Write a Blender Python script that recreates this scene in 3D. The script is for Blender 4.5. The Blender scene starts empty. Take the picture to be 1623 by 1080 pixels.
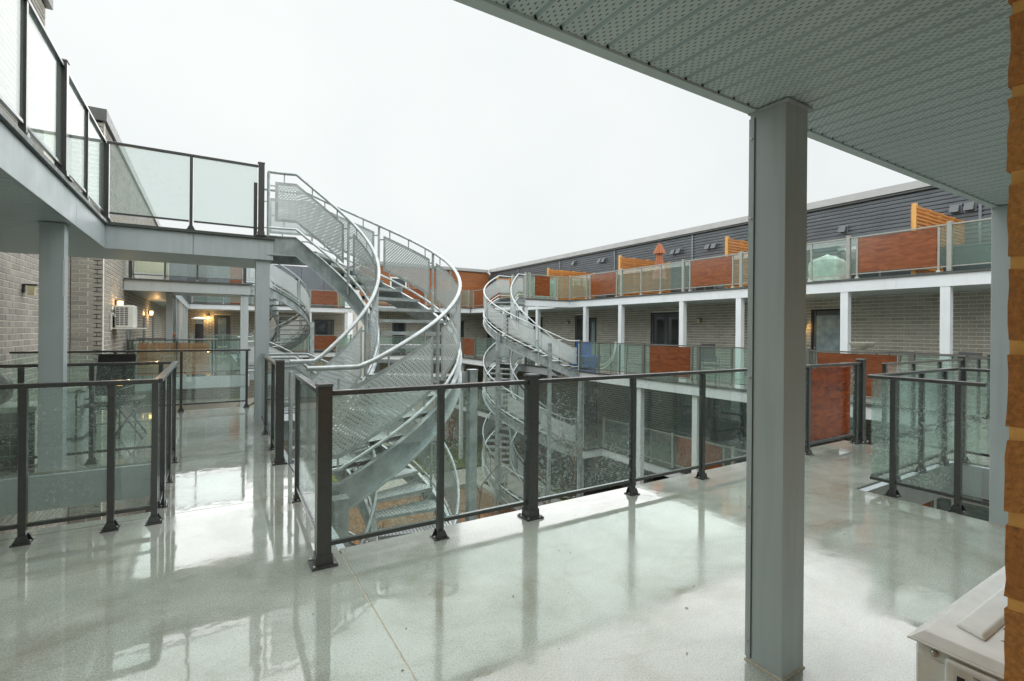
import bpy, math, random
from mathutils import Vector, Matrix
random.seed(7)
R_ = math.radians
scene = bpy.context.scene
COL = scene.collection

# ------------------------------------------------------------------ camera
AZ = R_(31.43); CAMH = 1.448
cam_data = bpy.data.cameras.new('camera')
cam_data.sensor_width = 36.0
cam_data.lens = 36.0 * 786.52 / 1623.0
cam_data.shift_y = -15.9 / 1623.0
cam_data.clip_start = 0.05; cam_data.clip_end = 2000
cam = bpy.data.objects.new('camera', cam_data); COL.objects.link(cam)
cam.matrix_world = (Matrix.Translation((0, 0, CAMH)) @ Matrix.Rotation(-AZ, 4, 'Z')
                    @ Matrix.Rotation(R_(90), 4, 'X') @ Matrix.Rotation(0.0083, 4, 'Z'))
scene.camera = cam

# ------------------------------------------------------------------ overcast sky + soft sun
SUN_EL, SUN_AZ = R_(72), R_(320)
world = bpy.data.worlds.new('World'); scene.world = world
world.use_nodes = True
nt = world.node_tree; nt.nodes.clear()
w_out = nt.nodes.new('ShaderNodeOutputWorld'); w_bg = nt.nodes.new('ShaderNodeBackground')
sky = nt.nodes.new('ShaderNodeTexSky'); sky.sky_type = 'NISHITA'; sky.sun_disc = False
sky.sun_elevation = SUN_EL; sky.sun_rotation = SUN_AZ; sky.dust_density = 6.0
hs = nt.nodes.new('ShaderNodeHueSaturation'); hs.inputs['Saturation'].default_value = 0.10
hs.inputs['Value'].default_value = 0.09
nt.links.new(sky.outputs[0], hs.inputs['Color'])
tc = nt.nodes.new('ShaderNodeTexCoord'); no = nt.nodes.new('ShaderNodeTexNoise')
no.inputs['Scale'].default_value = 1.6; no.inputs['Detail'].default_value = 5
nt.links.new(tc.outputs['Generated'], no.inputs['Vector'])
cr = nt.nodes.new('ShaderNodeValToRGB')
cr.color_ramp.elements[0].position = 0.3; cr.color_ramp.elements[0].color = (0.76, 0.805, 0.81, 1)
cr.color_ramp.elements[1].position = 0.7; cr.color_ramp.elements[1].color = (0.89, 0.925, 0.92, 1)
nt.links.new(no.outputs['Fac'], cr.inputs['Fac'])
mx = nt.nodes.new('ShaderNodeMixRGB'); mx.inputs['Fac'].default_value = 0.90
nt.links.new(hs.outputs[0], mx.inputs['Color1']); nt.links.new(cr.outputs[0], mx.inputs['Color2'])
nt.links.new(mx.outputs[0], w_bg.inputs['Color']); w_bg.inputs['Strength'].default_value = 0.35
nt.links.new(w_bg.outputs[0], w_out.inputs['Surface'])
sd = bpy.data.lights.new('sun', 'SUN'); sd.energy = 1.5; sd.angle = R_(170); sd.color = (1.0, 0.995, 0.985)
so = bpy.data.objects.new('sun', sd); COL.objects.link(so)
so.rotation_euler = (R_(90) - SUN_EL, 0, R_(219.7))

scene.view_settings.view_transform = 'Standard'
scene.view_settings.look = 'None'
scene.view_settings.exposure = 1.70
scene.view_settings.gamma = 1.0
scene.view_settings.use_curve_mapping = False
scene.render.engine = 'CYCLES'
cy = scene.cycles
cy.max_bounces = 10; cy.diffuse_bounces = 4; cy.glossy_bounces = 4; cy.transmission_bounces = 4
cy.transparent_max_bounces = 40; cy.use_denoising = True
cy.sample_clamp_indirect = 6.0; cy.caustics_reflective = False; cy.caustics_refractive = False

# ------------------------------------------------------------------ materials
def new_mat(name):
    m = bpy.data.materials.new(name); m.use_nodes = True
    t = m.node_tree; p = t.nodes['Principled BSDF']
    return m, t, p
def N(t, typ, **kw):
    n = t.nodes.new(typ)
    for k, v in kw.items(): setattr(n, k, v)
    return n
def pos(t, kind='pos'):
    if kind == 'pos': return N(t, 'ShaderNodeNewGeometry').outputs['Position']
    if kind == 'uv': return N(t, 'ShaderNodeTexCoord').outputs['UV']
    return N(t, 'ShaderNodeTexCoord').outputs['Object']
def math_n(t, op, a, b=None, c=None):
    n = N(t, 'ShaderNodeMath', operation=op)
    for i, x in enumerate((a, b, c)):
        if x is None: continue
        if isinstance(x, (int, float)): n.inputs[i].default_value = x
        else: t.links.new(x, n.inputs[i])
    return n.outputs[0]
def noise(t, vec, scale, detail=4, rough=0.55, dist=0.0):
    n = N(t, 'ShaderNodeTexNoise'); n.inputs['Scale'].default_value = scale
    n.inputs['Detail'].default_value = detail; n.inputs['Roughness'].default_value = rough
    n.inputs['Distortion'].default_value = dist
    t.links.new(vec, n.inputs['Vector']); return n.outputs['Fac']
def ramp(t, fac, stops):
    r = N(t, 'ShaderNodeValToRGB'); e = r.color_ramp.elements
    while len(e) < len(stops): e.new(0.5)
    for i, (p, c) in enumerate(stops):
        e[i].position = p; e[i].color = (c, c, c, 1) if isinstance(c, (int, float)) else (*c, 1)
    t.links.new(fac, r.inputs['Fac']); return r.outputs['Color']
def scl(t, vec, s):
    n = N(t, 'ShaderNodeMapping'); n.inputs['Scale'].default_value = s
    t.links.new(vec, n.inputs['Vector']); return n.outputs[0]
def mixc(t, fac, a, b, mode='MIX'):
    n = N(t, 'ShaderNodeMixRGB', blend_type=mode)
    for i, x in enumerate((fac, a, b)):
        if isinstance(x, (int, float)) and i == 0: n.inputs[0].default_value = x
        elif isinstance(x, tuple): n.inputs[i].default_value = (*x, 1)
        else: t.links.new(x, n.inputs[i])
    return n.outputs[0]
def bump(t, p, h, strength=0.2, dist=0.01):
    b = N(t, 'ShaderNodeBump'); b.inputs['Strength'].default_value = strength; b.inputs['Distance'].default_value = dist
    t.links.new(h, b.inputs['Height']); t.links.new(b.outputs[0], p.inputs['Normal']); return b
def mul(c, k): return tuple(min(1, x * k) for x in c)

def plain(name, col, rough=0.5, metal=0.0, var=0.12, scale=6.0, bmp=0.0, bscale=200, stretch=(1, 1, 1), spec=0.5, streak=0.0):
    m, t, p = new_mat(name)
    v = scl(t, pos(t), stretch)
    f = noise(t, v, scale, 5)
    c = ramp(t, f, [(0.3, mul(col, 1 - var)), (0.7, mul(col, 1 + var))])
    if streak:
        s = noise(t, scl(t, pos(t), (7, 7, 0.5)), 2.2, 4)
        c = mixc(t, math_n(t, 'MULTIPLY', ramp(t, s, [(0.5, 0.0), (0.75, 1.0)]), streak), c, mul(col, 0.6))
    t.links.new(c, p.inputs['Base Color'])
    r = ramp(t, noise(t, v, scale * 2.3, 3), [(0.3, rough * 0.8), (0.7, min(1, rough * 1.25))])
    t.links.new(r, p.inputs['Roughness'])
    p.inputs['Metallic'].default_value = metal
    p.inputs['Specular IOR Level'].default_value = spec
    if bmp: bump(t, p, noise(t, v, bscale, 2), bmp, 0.004)
    return m

M = {}
M['galv'] = plain('galvanised_steel', (0.44, 0.485, 0.485), 0.38, 0.45, 0.20, 9.0, 0.05, 90)
M['galv_dark'] = plain('galvanised_plate', (0.40, 0.46, 0.47), 0.35, 0.5, 0.35, 5.0, 0.06, 60, streak=0.4)
M['dark'] = plain('charcoal_aluminium', (0.042, 0.045, 0.043), 0.36, 0.1, 0.15, 30, 0.04, 700)
M['dark'].node_tree.nodes['Principled BSDF'].inputs['Coat Weight'].default_value = 0.7
M['dark'].node_tree.nodes['Principled BSDF'].inputs['Coat Roughness'].default_value = 0.08
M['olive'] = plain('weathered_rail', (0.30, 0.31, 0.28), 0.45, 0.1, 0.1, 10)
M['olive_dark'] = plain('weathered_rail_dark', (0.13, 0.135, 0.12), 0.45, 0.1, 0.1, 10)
M['grey'] = plain('grey_painted_metal', (0.44, 0.50, 0.51), 0.42, 0.0, 0.06, 1.5, 0.03, 60, streak=0.28)
M['pale'] = plain('pale_painted_metal', (0.68, 0.72, 0.745), 0.45, 0.0, 0.06, 1.5, streak=0.15)
M['flash'] = plain('dark_drip_edge', (0.075, 0.085, 0.08), 0.4, 0.1, 0.1, 8)
M['brown_flash'] = plain('coping_metal', (0.33, 0.34, 0.335), 0.45, 0.1, 0.06, 2)
M['seal'] = plain('sealant', (0.42, 0.38, 0.29), 0.6, 0, 0.25, 40)
M['steel'] = plain('bolt_steel', (0.45, 0.45, 0.43), 0.3, 0.8, 0.1, 30)
M['mortar'] = plain('mortar', (0.80, 0.78, 0.69), 0.9, 0, 0.12, 20, 0.3, 120, streak=0.15)
M['mortar_warm'] = plain('warm_mortar', (0.58, 0.29, 0.08), 0.9, 0, 0.2, 25, 0.4, 120)
M['black'] = plain('black_powdercoat', (0.018, 0.018, 0.018), 0.45, 0, 0.2, 20)
M['white'] = plain('white_enamel', (0.70, 0.70, 0.64), 0.35, 0, 0.05, 6)
M['acwhite'] = plain('cream_enamel', (0.80, 0.82, 0.79), 0.38, 0, 0.07, 14, 0.02, 150, streak=0.12)
M['siding'] = plain('blue_black_siding', (0.150, 0.170, 0.188), 0.35, 0.3, 0.12, 1.5)
M['doorgrey'] = plain('dark_grey_door', (0.085, 0.095, 0.10), 0.4, 0, 0.08, 5)
M['concrete'] = plain('kerb_concrete', (0.40, 0.39, 0.33), 0.8, 0, 0.25, 6, 0.2, 60)
M['fabric'] = plain('pale_tarp', (0.58, 0.61, 0.57), 0.6, 0, 0.2, 5, 0.2, 9)
M['orange'] = plain('orange_canvas', (0.42, 0.165, 0.085), 0.7, 0, 0.15, 6)
M['blue'] = plain('blue_plastic', (0.012, 0.06, 0.25), 0.4, 0, 0.2, 5)
M['terracotta'] = plain('terracotta', (0.36, 0.11, 0.04), 0.7, 0, 0.2, 10)
M['planter'] = plain('grey_planter', (0.13, 0.15, 0.16), 0.6, 0, 0.1, 6)
M['bark'] = plain('bark', (0.17, 0.12, 0.08), 0.9, 0, 0.3, 30)
M['rust_leaf'] = plain('rust_leaf', (0.42, 0.085, 0.03), 0.7, 0, 0.4, 15)
M['leaf'] = plain('green_leaf', (0.09, 0.15, 0.04), 0.6, 0, 0.35, 15)
M['grass'] = plain('grass', (0.13, 0.16, 0.04), 0.8, 0, 0.4, 3)
M['dot'] = plain('label_ink', (0.02, 0.02, 0.03), 0.5, 0, 0, 5)
M['paper'] = plain('label_paper', (0.70, 0.70, 0.66), 0.5, 0, 0.05, 40)

def brick_mat(name, cols, bs=0.35, ns=30, lo=0.62):
    m, t, p = new_mat(name)
    g = N(t, 'ShaderNodeNewGeometry'); oi = N(t, 'ShaderNodeObjectInfo')
    rnd = math_n(t, 'FRACT', math_n(t, 'ADD', g.outputs['Random Per Island'], oi.outputs['Random']))
    c = ramp(t, rnd, [(i / (len(cols) - 1), k) for i, k in enumerate(cols)])
    f = noise(t, g.outputs['Position'], ns, 6, 0.7)
    c = mixc(t, 0.75, c, ramp(t, f, [(0.30, lo), (0.66, 1.0)]), 'MULTIPLY')
    s = noise(t, scl(t, g.outputs['Position'], (3, 3, 0.35)), 1.6, 4)
    c = mixc(t, math_n(t, 'MULTIPLY', ramp(t, s, [(0.45, 0.0), (0.75, 1.0)]), 0.35), c, mul(cols[0], 0.55))
    t.links.new(c, p.inputs['Base Color']); p.inputs['Roughness'].default_value = 0.8
    bump(t, p, f, bs, 0.004)
    return m
M['brick'] = brick_mat('grey_brick', [(0.31, 0.295, 0.26), (0.41, 0.39, 0.34), (0.36, 0.34, 0.30), (0.45, 0.43, 0.375)])
M['brick_warm'] = brick_mat('orange_brown_brick', [(0.48, 0.16, 0.035), (0.64, 0.27, 0.065), (0.56, 0.21, 0.048)], 1.0, 150, 0.30)

def wood_mat(name, c1, c2, rough, grain=(1.2, 1.2, 9), sc=2.5, spec=0.5):
    m, t, p = new_mat(name)
    oi = N(t, 'ShaderNodeObjectInfo')
    v = scl(t, pos(t), grain)
    f = noise(t, v, sc, 6, 0.65, 1.6)
    c = ramp(t, f, [(0.28, c1), (0.52, tuple((a + b) / 2 for a, b in zip(c1, c2))), (0.75, c2)])
    c = mixc(t, 0.6, c, ramp(t, oi.outputs['Random'], [(0, 0.7), (1, 1.0)]), 'MULTIPLY')
    t.links.new(c, p.inputs['Base Color']); p.inputs['Roughness'].default_value = rough
    p.inputs['Specular IOR Level'].default_value = spec
    bump(t, p, f, 0.08, 0.003)
    return m
M['cedar'] = wood_mat('cedar', (0.34, 0.12, 0.025), (0.66, 0.28, 0.065), 0.6)
M['cedar_post'] = wood_mat('cedar_post', (0.55, 0.28, 0.07), (0.72, 0.42, 0.13), 0.6, (8, 8, 1))
M['panel'] = wood_mat('red_brown_panel', (0.12, 0.036, 0.015), (0.31, 0.105, 0.040), 0.18, (0.8, 0.8, 4.5), 2.6)
M['panel_near'] = wood_mat('burl_panel', (0.09, 0.014, 0.004), (0.54, 0.115, 0.016), 0.12, (0.9, 0.9, 3.4), 3.0)
M['woodclad'] = wood_mat('wood_cladding', (0.22, 0.075, 0.022), (0.37, 0.14, 0.045), 0.6, (0.4, 0.4, 8), 2)
M['bamboo'] = wood_mat('bamboo', (0.62, 0.20, 0.035), (0.86, 0.37, 0.09), 0.65, (9, 9, 1), 2)

# wet coated deck
m, t, p = new_mat('wet_deck')
P = pos(t)
big = noise(t, P, 0.55, 4, 0.55, 0.8); mid = noise(t, P, 3.0, 5, 0.6); fine = noise(t, P, 240, 2, 0.7); fine2 = noise(t, P, 70, 3, 0.7)
puddle = ramp(t, big, [(0.38, 0.0), (0.50, 1.0)])
c = ramp(t, mid, [(0.3, (0.38, 0.415, 0.36)), (0.7, (0.48, 0.515, 0.455))])
c = mixc(t, math_n(t, 'MULTIPLY', ramp(t, noise(t, P, 1.3, 6, 0.7, 0.6), [(0.50, 0.0), (0.68, 1.0)]), 0.60), c, (0.25, 0.245, 0.165))
c = mixc(t, 0.55, c, ramp(t, fine, [(0.36, 0.40), (0.58, 1.0)]), 'MULTIPLY')
c = mixc(t, 0.6, c, ramp(t, noise(t, P, 110, 3, 0.75), [(0.38, 0.45), (0.56, 1.0)]), 'MULTIPLY')
t.links.new(c, p.inputs['Base Color'])
st = ramp(t, noise(t, scl(t, P, (0.7, 1.6, 1)), 2.1, 7, 0.72, 1.2), [(0.55, 0.0), (0.64, 1.0)])
c2 = mixc(t, math_n(t, 'MULTIPLY', st, 0.28), c, (0.17, 0.165, 0.12)); t.links.new(c2, p.inputs['Base Color'])
rg = mixc(t, puddle, ramp(t, fine2, [(0.35, 0.06), (0.7, 0.24)]), ramp(t, mid, [(0.3, 0.012), (0.7, 0.03)]))
t.links.new(rg, p.inputs['Roughness'])
p.inputs['IOR'].default_value = 1.5; p.inputs['Specular IOR Level'].default_value = 0.35
t.links.new(ramp(t, noise(t, P, 1.1, 6, 0.65, 0.7), [(0.36, 1.0), (0.52, 0.85), (0.66, 0.30)]), p.inputs['Coat Weight']); t.links.new(ramp(t, mid, [(0.3, 0.006), (0.7, 0.03)]), p.inputs['Coat Roughness']); p.inputs['Coat IOR'].default_value = 1.46
hgt = math_n(t, 'ADD', math_n(t, 'MULTIPLY', fine2, math_n(t, 'SUBTRACT', 1.0, math_n(t, 'MULTIPLY', puddle, 0.9))), math_n(t, 'MULTIPLY', noise(t, P, 7, 2, 0.5), 0.6))
bn = bump(t, p, hgt, 0.16, 0.006)
rip = N(t, 'ShaderNodeBump'); rip.inputs['Strength'].default_value = 0.075; rip.inputs['Distance'].default_value = 0.01
t.links.new(math_n(t, 'ADD', math_n(t, 'MULTIPLY', noise(t, P, 7, 2, 0.5), 0.7), math_n(t, 'MULTIPLY', fine2, math_n(t, 'SUBTRACT', 0.45, math_n(t, 'MULTIPLY', puddle, 0.43)))), rip.inputs['Height']); t.links.new(rip.outputs[0], p.inputs['Coat Normal'])
M['deck'] = m

# perforated soffit: UV in metres, x across the strip, y along it
m, t, p = new_mat('perforated_soffit')
sep = N(t, 'ShaderNodeSeparateXYZ'); t.links.new(pos(t, 'uv'), sep.inputs[0])
u, v = sep.outputs[0], sep.outputs[1]
row = math_n(t, 'FLOOR', math_n(t, 'DIVIDE', u, 0.0155))
fu = math_n(t, 'ABSOLUTE', math_n(t, 'SUBTRACT', math_n(t, 'FRACT', math_n(t, 'DIVIDE', u, 0.0155)), 0.5))
off = math_n(t, 'MULTIPLY', math_n(t, 'MODULO', row, 2.0), 0.5)
fv = math_n(t, 'ABSOLUTE', math_n(t, 'SUBTRACT', math_n(t, 'FRACT', math_n(t, 'ADD', math_n(t, 'DIVIDE', v, 0.030), off)), 0.5))
hole = math_n(t, 'MULTIPLY', math_n(t, 'LESS_THAN', fu, 0.125), math_n(t, 'LESS_THAN', fv, 0.19))
ins = math_n(t, 'MULTIPLY', math_n(t, 'GREATER_THAN', u, 0.004), math_n(t, 'LESS_THAN', u, 0.0765))
hole = math_n(t, 'MULTIPLY', hole, ins)
bc = ramp(t, noise(t, pos(t), 2, 3), [(0.3, (0.53, 0.64, 0.665)), (0.7, (0.60, 0.71, 0.735))])
t.links.new(mixc(t, hole, bc, (0.012, 0.012, 0.012)), p.inputs['Base Color'])
p.inputs['Roughness'].default_value = 0.42
bump(t, p, math_n(t, 'SUBTRACT', 1.0, hole), 0.4, 0.002)
M['soffit'] = m

# perforated stair sheet (real see-through holes), UV in metres
m, t, p = new_mat('perforated_sheet')
sep = N(t, 'ShaderNodeSeparateXYZ'); t.links.new(pos(t, 'uv'), sep.inputs[0])
u, v = sep.outputs[0], sep.outputs[1]
pv = 0.026; pu = 0.046
row = math_n(t, 'FLOOR', math_n(t, 'DIVIDE', v, pv))
off = math_n(t, 'MULTIPLY', math_n(t, 'MODULO', row, 2.0), 0.5)
du = math_n(t, 'MULTIPLY', math_n(t, 'SUBTRACT', math_n(t, 'FRACT', math_n(t, 'ADD', math_n(t, 'DIVIDE', u, pu), off)), 0.5), pu)
dv = math_n(t, 'MULTIPLY', math_n(t, 'SUBTRACT', math_n(t, 'FRACT', math_n(t, 'DIVIDE', v, pv)), 0.5), pv * 1.9)
rr = math_n(t, 'SQRT', math_n(t, 'ADD', math_n(t, 'MULTIPLY', du, du), math_n(t, 'MULTIPLY', dv, dv)))
hole = math_n(t, 'LESS_THAN', rr, 0.0120)
p.inputs['Base Color'].default_value = (0.58, 0.64, 0.64, 1); p.inputs['Metallic'].default_value = 0.3; p.inputs['Roughness'].default_value = 0.42
tr = N(t, 'ShaderNodeBsdfTransparent'); ms = N(t, 'ShaderNodeMixShader')
t.links.new(hole, ms.inputs[0]); t.links.new(p.outputs[0], ms.inputs[1]); t.links.new(tr.outputs[0], ms.inputs[2])
t.links.new(ms.outputs[0], t.nodes['Material Output'].inputs['Surface'])
M['perf'] = m

# serrated grating for treads
m, t, p = new_mat('tread_grating')
g = N(t, 'ShaderNodeTexCoord'); sep = N(t, 'ShaderNodeSeparateXYZ'); t.links.new(g.outputs['UV'], sep.inputs[0])
st = math_n(t, 'ABSOLUTE', math_n(t, 'SUBTRACT', math_n(t, 'FRACT', math_n(t, 'DIVIDE', sep.outputs[0], 0.05)), 0.5))
t.links.new(ramp(t, st, [(0.18, (0.74, 0.78, 0.77)), (0.34, (0.38, 0.43, 0.43))]), p.inputs['Base Color'])
p.inputs['Metallic'].default_value = 0.4; p.inputs['Roughness'].default_value = 0.4
bump(t, p, st, 0.6, 0.02)
M['tread'] = m

def glass_mat(name, tint, drop_scale, drops, refl=1.0, milk=0.0):
    m = bpy.data.materials.new(name); m.use_nodes = True
    t = m.node_tree; t.nodes.clear()
    out = N(t, 'ShaderNodeOutputMaterial'); P = pos(t)
    tr = N(t, 'ShaderNodeBsdfTransparent'); tr.inputs[0].default_value = (*tint, 1)
    gl = N(t, 'ShaderNodeBsdfGlossy'); gl.inputs['Roughness'].default_value = 0.015
    lw = N(t, 'ShaderNodeLayerWeight'); lw.inputs['Blend'].default_value = 0.5
    fz = math_n(t, 'ADD', 0.065, math_n(t, 'MULTIPLY', math_n(t, 'POWER', lw.outputs['Facing'], 4.5), 0.8))
    m1 = N(t, 'ShaderNodeMixShader')
    t.links.new(math_n(t, 'MULTIPLY', fz, refl), m1.inputs[0])
    t.links.new(tr.outputs[0], m1.inputs[1]); t.links.new(gl.outputs[0], m1.inputs[2])
    vo = N(t, 'ShaderNodeTexVoronoi'); vo.inputs['Scale'].default_value = drop_scale
    t.links.new(P, vo.inputs['Vector'])
    size = noise(t, P, drop_scale * 0.33, 2); patch = noise(t, scl(t, P, (1, 1, 0.6)), 1.7, 4)
    thr = math_n(t, 'MULTIPLY', ramp(t, size, [(0.38, 0.02), (0.68, 0.46)]), ramp(t, patch, [(0.30, 0.35), (0.62, 1.15)]))
    dm = math_n(t, 'LESS_THAN', vo.outputs['Distance'], thr)
    v2 = N(t, 'ShaderNodeTexVoronoi'); v2.inputs['Scale'].default_value = drop_scale * 0.5; t.links.new(P, v2.inputs['Vector'])
    s2 = N(t, 'ShaderNodeSeparateXYZ'); t.links.new(v2.outputs['Color'], s2.inputs[0])
    t2 = math_n(t, 'MULTIPLY', ramp(t, s2.outputs[0], [(0.55, 0.0), (0.95, 0.34)]), ramp(t, patch, [(0.32, 0.2), (0.60, 1.2)]))
    dm = math_n(t, 'MAXIMUM', dm, math_n(t, 'LESS_THAN', v2.outputs['Distance'], t2))
    df = N(t, 'ShaderNodeBsdfDiffuse'); df.inputs[0].default_value = (0.62, 0.74, 0.71, 1)
    tl = N(t, 'ShaderNodeBsdfTranslucent'); tl.inputs[0].default_value = (0.62, 0.74, 0.71, 1)
    m2 = N(t, 'ShaderNodeMixShader'); m2.inputs[0].default_value = 0.55
    t.links.new(df.outputs[0], m2.inputs[1]); t.links.new(tl.outputs[0], m2.inputs[2])
    m3 = N(t, 'ShaderNodeMixShader')
    t.links.new(math_n(t, 'ADD', math_n(t, 'MULTIPLY', dm, drops), milk), m3.inputs[0])  # milk is a pale veil painted in for sky reflection and rain haze
    t.links.new(m1.outputs[0], m3.inputs[1]); t.links.new(m2.outputs[0], m3.inputs[2])
    t.links.new(m3.outputs[0], out.inputs['Surface'])
    return m
M['glass'] = glass_mat('rain_speckled_glass', (0.915, 0.97, 0.95), 110, 0.36, 1.1, 0.025)
M['glass_far'] = glass_mat('green_balcony_glass', (0.83, 0.94, 0.90), 45, 0.05, 1.1, 0.09)
M['glass_up'] = glass_mat('misted_sheen_glass', (0.945, 0.98, 0.97), 60, 0.05, 1.0, 0.11)  # paleness is sky sheen painted into the panes, along with mist
m, t, p = new_mat('window_glass')
p.inputs['Base Color'].default_value = (0.022, 0.030, 0.033, 1); p.inputs['Roughness'].default_value = 0.04
p.inputs['Specular IOR Level'].default_value = 0.8
M['window'] = m
m, t, p = new_mat('frosted_door_glass')
t.links.new(ramp(t, noise(t, pos(t), 4, 4), [(0.3, (0.16, 0.22, 0.24)), (0.7, (0.30, 0.38, 0.40))]), p.inputs['Base Color'])
p.inputs['Roughness'].default_value = 0.12
M['doorglass'] = m
m, t, p = new_mat('mulch')
P = pos(t); vo = N(t, 'ShaderNodeTexVoronoi'); vo.inputs['Scale'].default_value = 26; t.links.new(P, vo.inputs['Vector'])
c = ramp(t, N(t, 'ShaderNodeSeparateXYZ').outputs[0], [(0, 0.2), (1, 0.3)])
sx = N(t, 'ShaderNodeSeparateXYZ'); t.links.new(vo.outputs['Color'], sx.inputs[0])
c = ramp(t, sx.outputs[0], [(0.0, (0.13, 0.075, 0.035)), (0.5, (0.24, 0.15, 0.075)), (0.85, (0.34, 0.22, 0.115)), (1.0, (0.40, 0.12, 0.04))])
t.links.new(c, p.inputs['Base Color']); p.inputs['Roughness'].default_value = 0.85
bump(t, p, vo.outputs['Distance'], 0.8, 0.03)
M['mulch'] = m
M['soil'] = plain('wet_soil', (0.10, 0.095, 0.07), 0.7, 0, 0.3, 1.5, 0.3, 30)
def emis(name, col, s):
    m, t, p = new_mat(name); p.inputs['Base Color'].default_value = (*col, 1)
    p.inputs['Emission Color'].default_value = (*col, 1); p.inputs['Emission Strength'].default_value = s; return m
M['lamp_on'] = emis('lit_lamp_glass', (1.0, 0.55, 0.16), 2.6)
M['lamp_off'] = plain('unlit_lamp_glass', (0.55, 0.50, 0.33), 0.35, 0, 0.08, 20)

# ------------------------------------------------------------------ mesh helpers
class MB:
    def __init__(s): s.v = []; s.f = []; s.uv = []; s.mi = []; s.hasuv = False
    def face(s, pts, mi=0, uvs=None):
        k = len(s.v); s.v += [tuple(p) for p in pts]; s.f.append(tuple(range(k, k + len(pts)))); s.mi.append(mi)
        if uvs: s.hasuv = True
        s.uv += list(uvs) if uvs else [(0, 0)] * len(pts)
    def poly8(s, b, tq, mi=0):
        k = len(s.v); s.v += [tuple(p) for p in b] + [tuple(p) for p in tq]
        for q in ((3, 2, 1, 0), (4, 5, 6, 7), (0, 1, 5, 4), (1, 2, 6, 5), (2, 3, 7, 6), (3, 0, 4, 7)):
            s.f.append(tuple(k + i for i in q)); s.mi.append(mi); s.uv += [(0, 0)] * 4
    def box(s, x0, x1, y0, y1, z0, z1, mi=0):
        s.poly8([(x0, y0, z0), (x1, y0, z0), (x1, y1, z0), (x0, y1, z0)], [(x0, y0, z1), (x1, y0, z1), (x1, y1, z1), (x0, y1, z1)], mi)
        return s
    def obox(s, c, d, w, l, h, mi=0):
        """box centred at c=(x,y,z0 bottom) with unit dir d(2d), length l along d, width w across, height h"""
        n = (-d[1], d[0]); b = []
        for a, e in ((-.5, -.5), (.5, -.5), (.5, .5), (-.5, .5)):
            b.append((c[0] + d[0] * l * a + n[0] * w * e, c[1] + d[1] * l * a + n[1] * w * e, c[2]))
        s.poly8(b, [(x, y, z + h) for x, y, z in b], mi); return s
    def frustum(s, c, d, w0, l0, w1, l1, h, mi=0):
        n = (-d[1], d[0]); q = []
        for (w, l, z) in ((w0, l0, 0), (w1, l1, h)):
            q.append([(c[0] + d[0] * l * a + n[0] * w * e, c[1] + d[1] * l * a + n[1] * w * e, c[2] + z) for a, e in ((-.5, -.5), (.5, -.5), (.5, .5), (-.5, .5))])
        s.poly8(q[0], q[1], mi); return s
    def tube(s, path, r, n=8, mi=0, caps=True):
        P = [Vector(p) for p in path]; rings = []
        rs = r if isinstance(r, (list, tuple)) else [r] * len(P)
        for i, p in enumerate(P):
            if i == 0: d = P[1] - P[0]
            elif i == len(P) - 1: d = P[-1] - P[-2]
            else: d = (P[i + 1] - P[i]).normalized() + (P[i] - P[i - 1]).normalized()
            d.normalize()
            a = Vector((0, 0, 1)) if abs(d.z) < 0.9 else Vector((1, 0, 0))
            x = d.cross(a).normalized(); y = d.cross(x)
            k = len(s.v)
            for j in range(n):
                an = 2 * math.pi * j / n
                s.v.append(tuple(p + x * (rs[i] * math.cos(an)) + y * (rs[i] * math.sin(an))))
            rings.append(k)
        for i in range(len(P) - 1):
            for j in range(n):
                a, b = rings[i] + j, rings[i] + (j + 1) % n; c, d2 = rings[i + 1] + (j + 1) % n, rings[i + 1] + j
                s.f.append((a, b, c, d2)); s.mi.append(mi); s.uv += [(0, 0)] * 4
        if caps:
            s.f.append(tuple(rings[0] + j for j in reversed(range(n)))); s.mi.append(mi); s.uv += [(0, 0)] * n
            s.f.append(tuple(rings[-1] + j for j in range(n))); s.mi.append(mi); s.uv += [(0, 0)] * n
        return s
    def lathe(s, c, prof, n=16, mi=0):
        rings = []
        for r, z in prof:
            k = len(s.v); rings.append(k)
            for j in range(n):
                a = 2 * math.pi * j / n; s.v.append((c[0] + r * math.cos(a), c[1] + r * math.sin(a), c[2] + z))
        for i in range(len(prof) - 1):
            for j in range(n):
                s.f.append((rings[i] + j, rings[i] + (j + 1) % n, rings[i + 1] + (j + 1) % n, rings[i + 1] + j)); s.mi.append(mi); s.uv += [(0, 0)] * 4
        return s
    def sphere(s, c, r, n=8, m=5):
        return s.lathe(c, [(max(1e-4, r[0] * math.sin(math.pi * i / m)), -r[1] * math.cos(math.pi * i / m)) for i in range(m + 1)], n)
    def mesh(s, name, mats, smooth=False):
        me = bpy.data.meshes.new(name); me.from_pydata(s.v, [], s.f)
        mats = mats if isinstance(mats, (list, tuple)) else [mats]
        for mm in mats: me.materials.append(M[mm] if isinstance(mm, str) else mm)
        if len(mats) > 1: me.polygons.foreach_set('material_index', s.mi)
        if s.hasuv:
            l = me.uv_layers.new(name='UVMap'); l.data.foreach_set('uv', [x for q in s.uv for x in q])
        if smooth:
            me.polygons.foreach_set('use_smooth', [True] * len(me.polygons))
            try: me.set_sharp_from_angle(angle=R_(40))
            except Exception: pass
        me.update(); return me
    def build(s, name, mats, parent=None, smooth=False):
        return put(name, s.mesh(name, mats, smooth), parent)
def put(name, me, parent=None, loc=None, rz=0.0):
    o = bpy.data.objects.new(name, me); COL.objects.link(o)
    if loc is not None: o.location = loc
    if rz: o.rotation_euler = (0, 0, rz)
    if parent is not None:
        o.parent = parent
        if parent.parent is None: o.matrix_parent_inverse = Matrix.Translation(parent.location).inverted()
    return o
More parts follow.
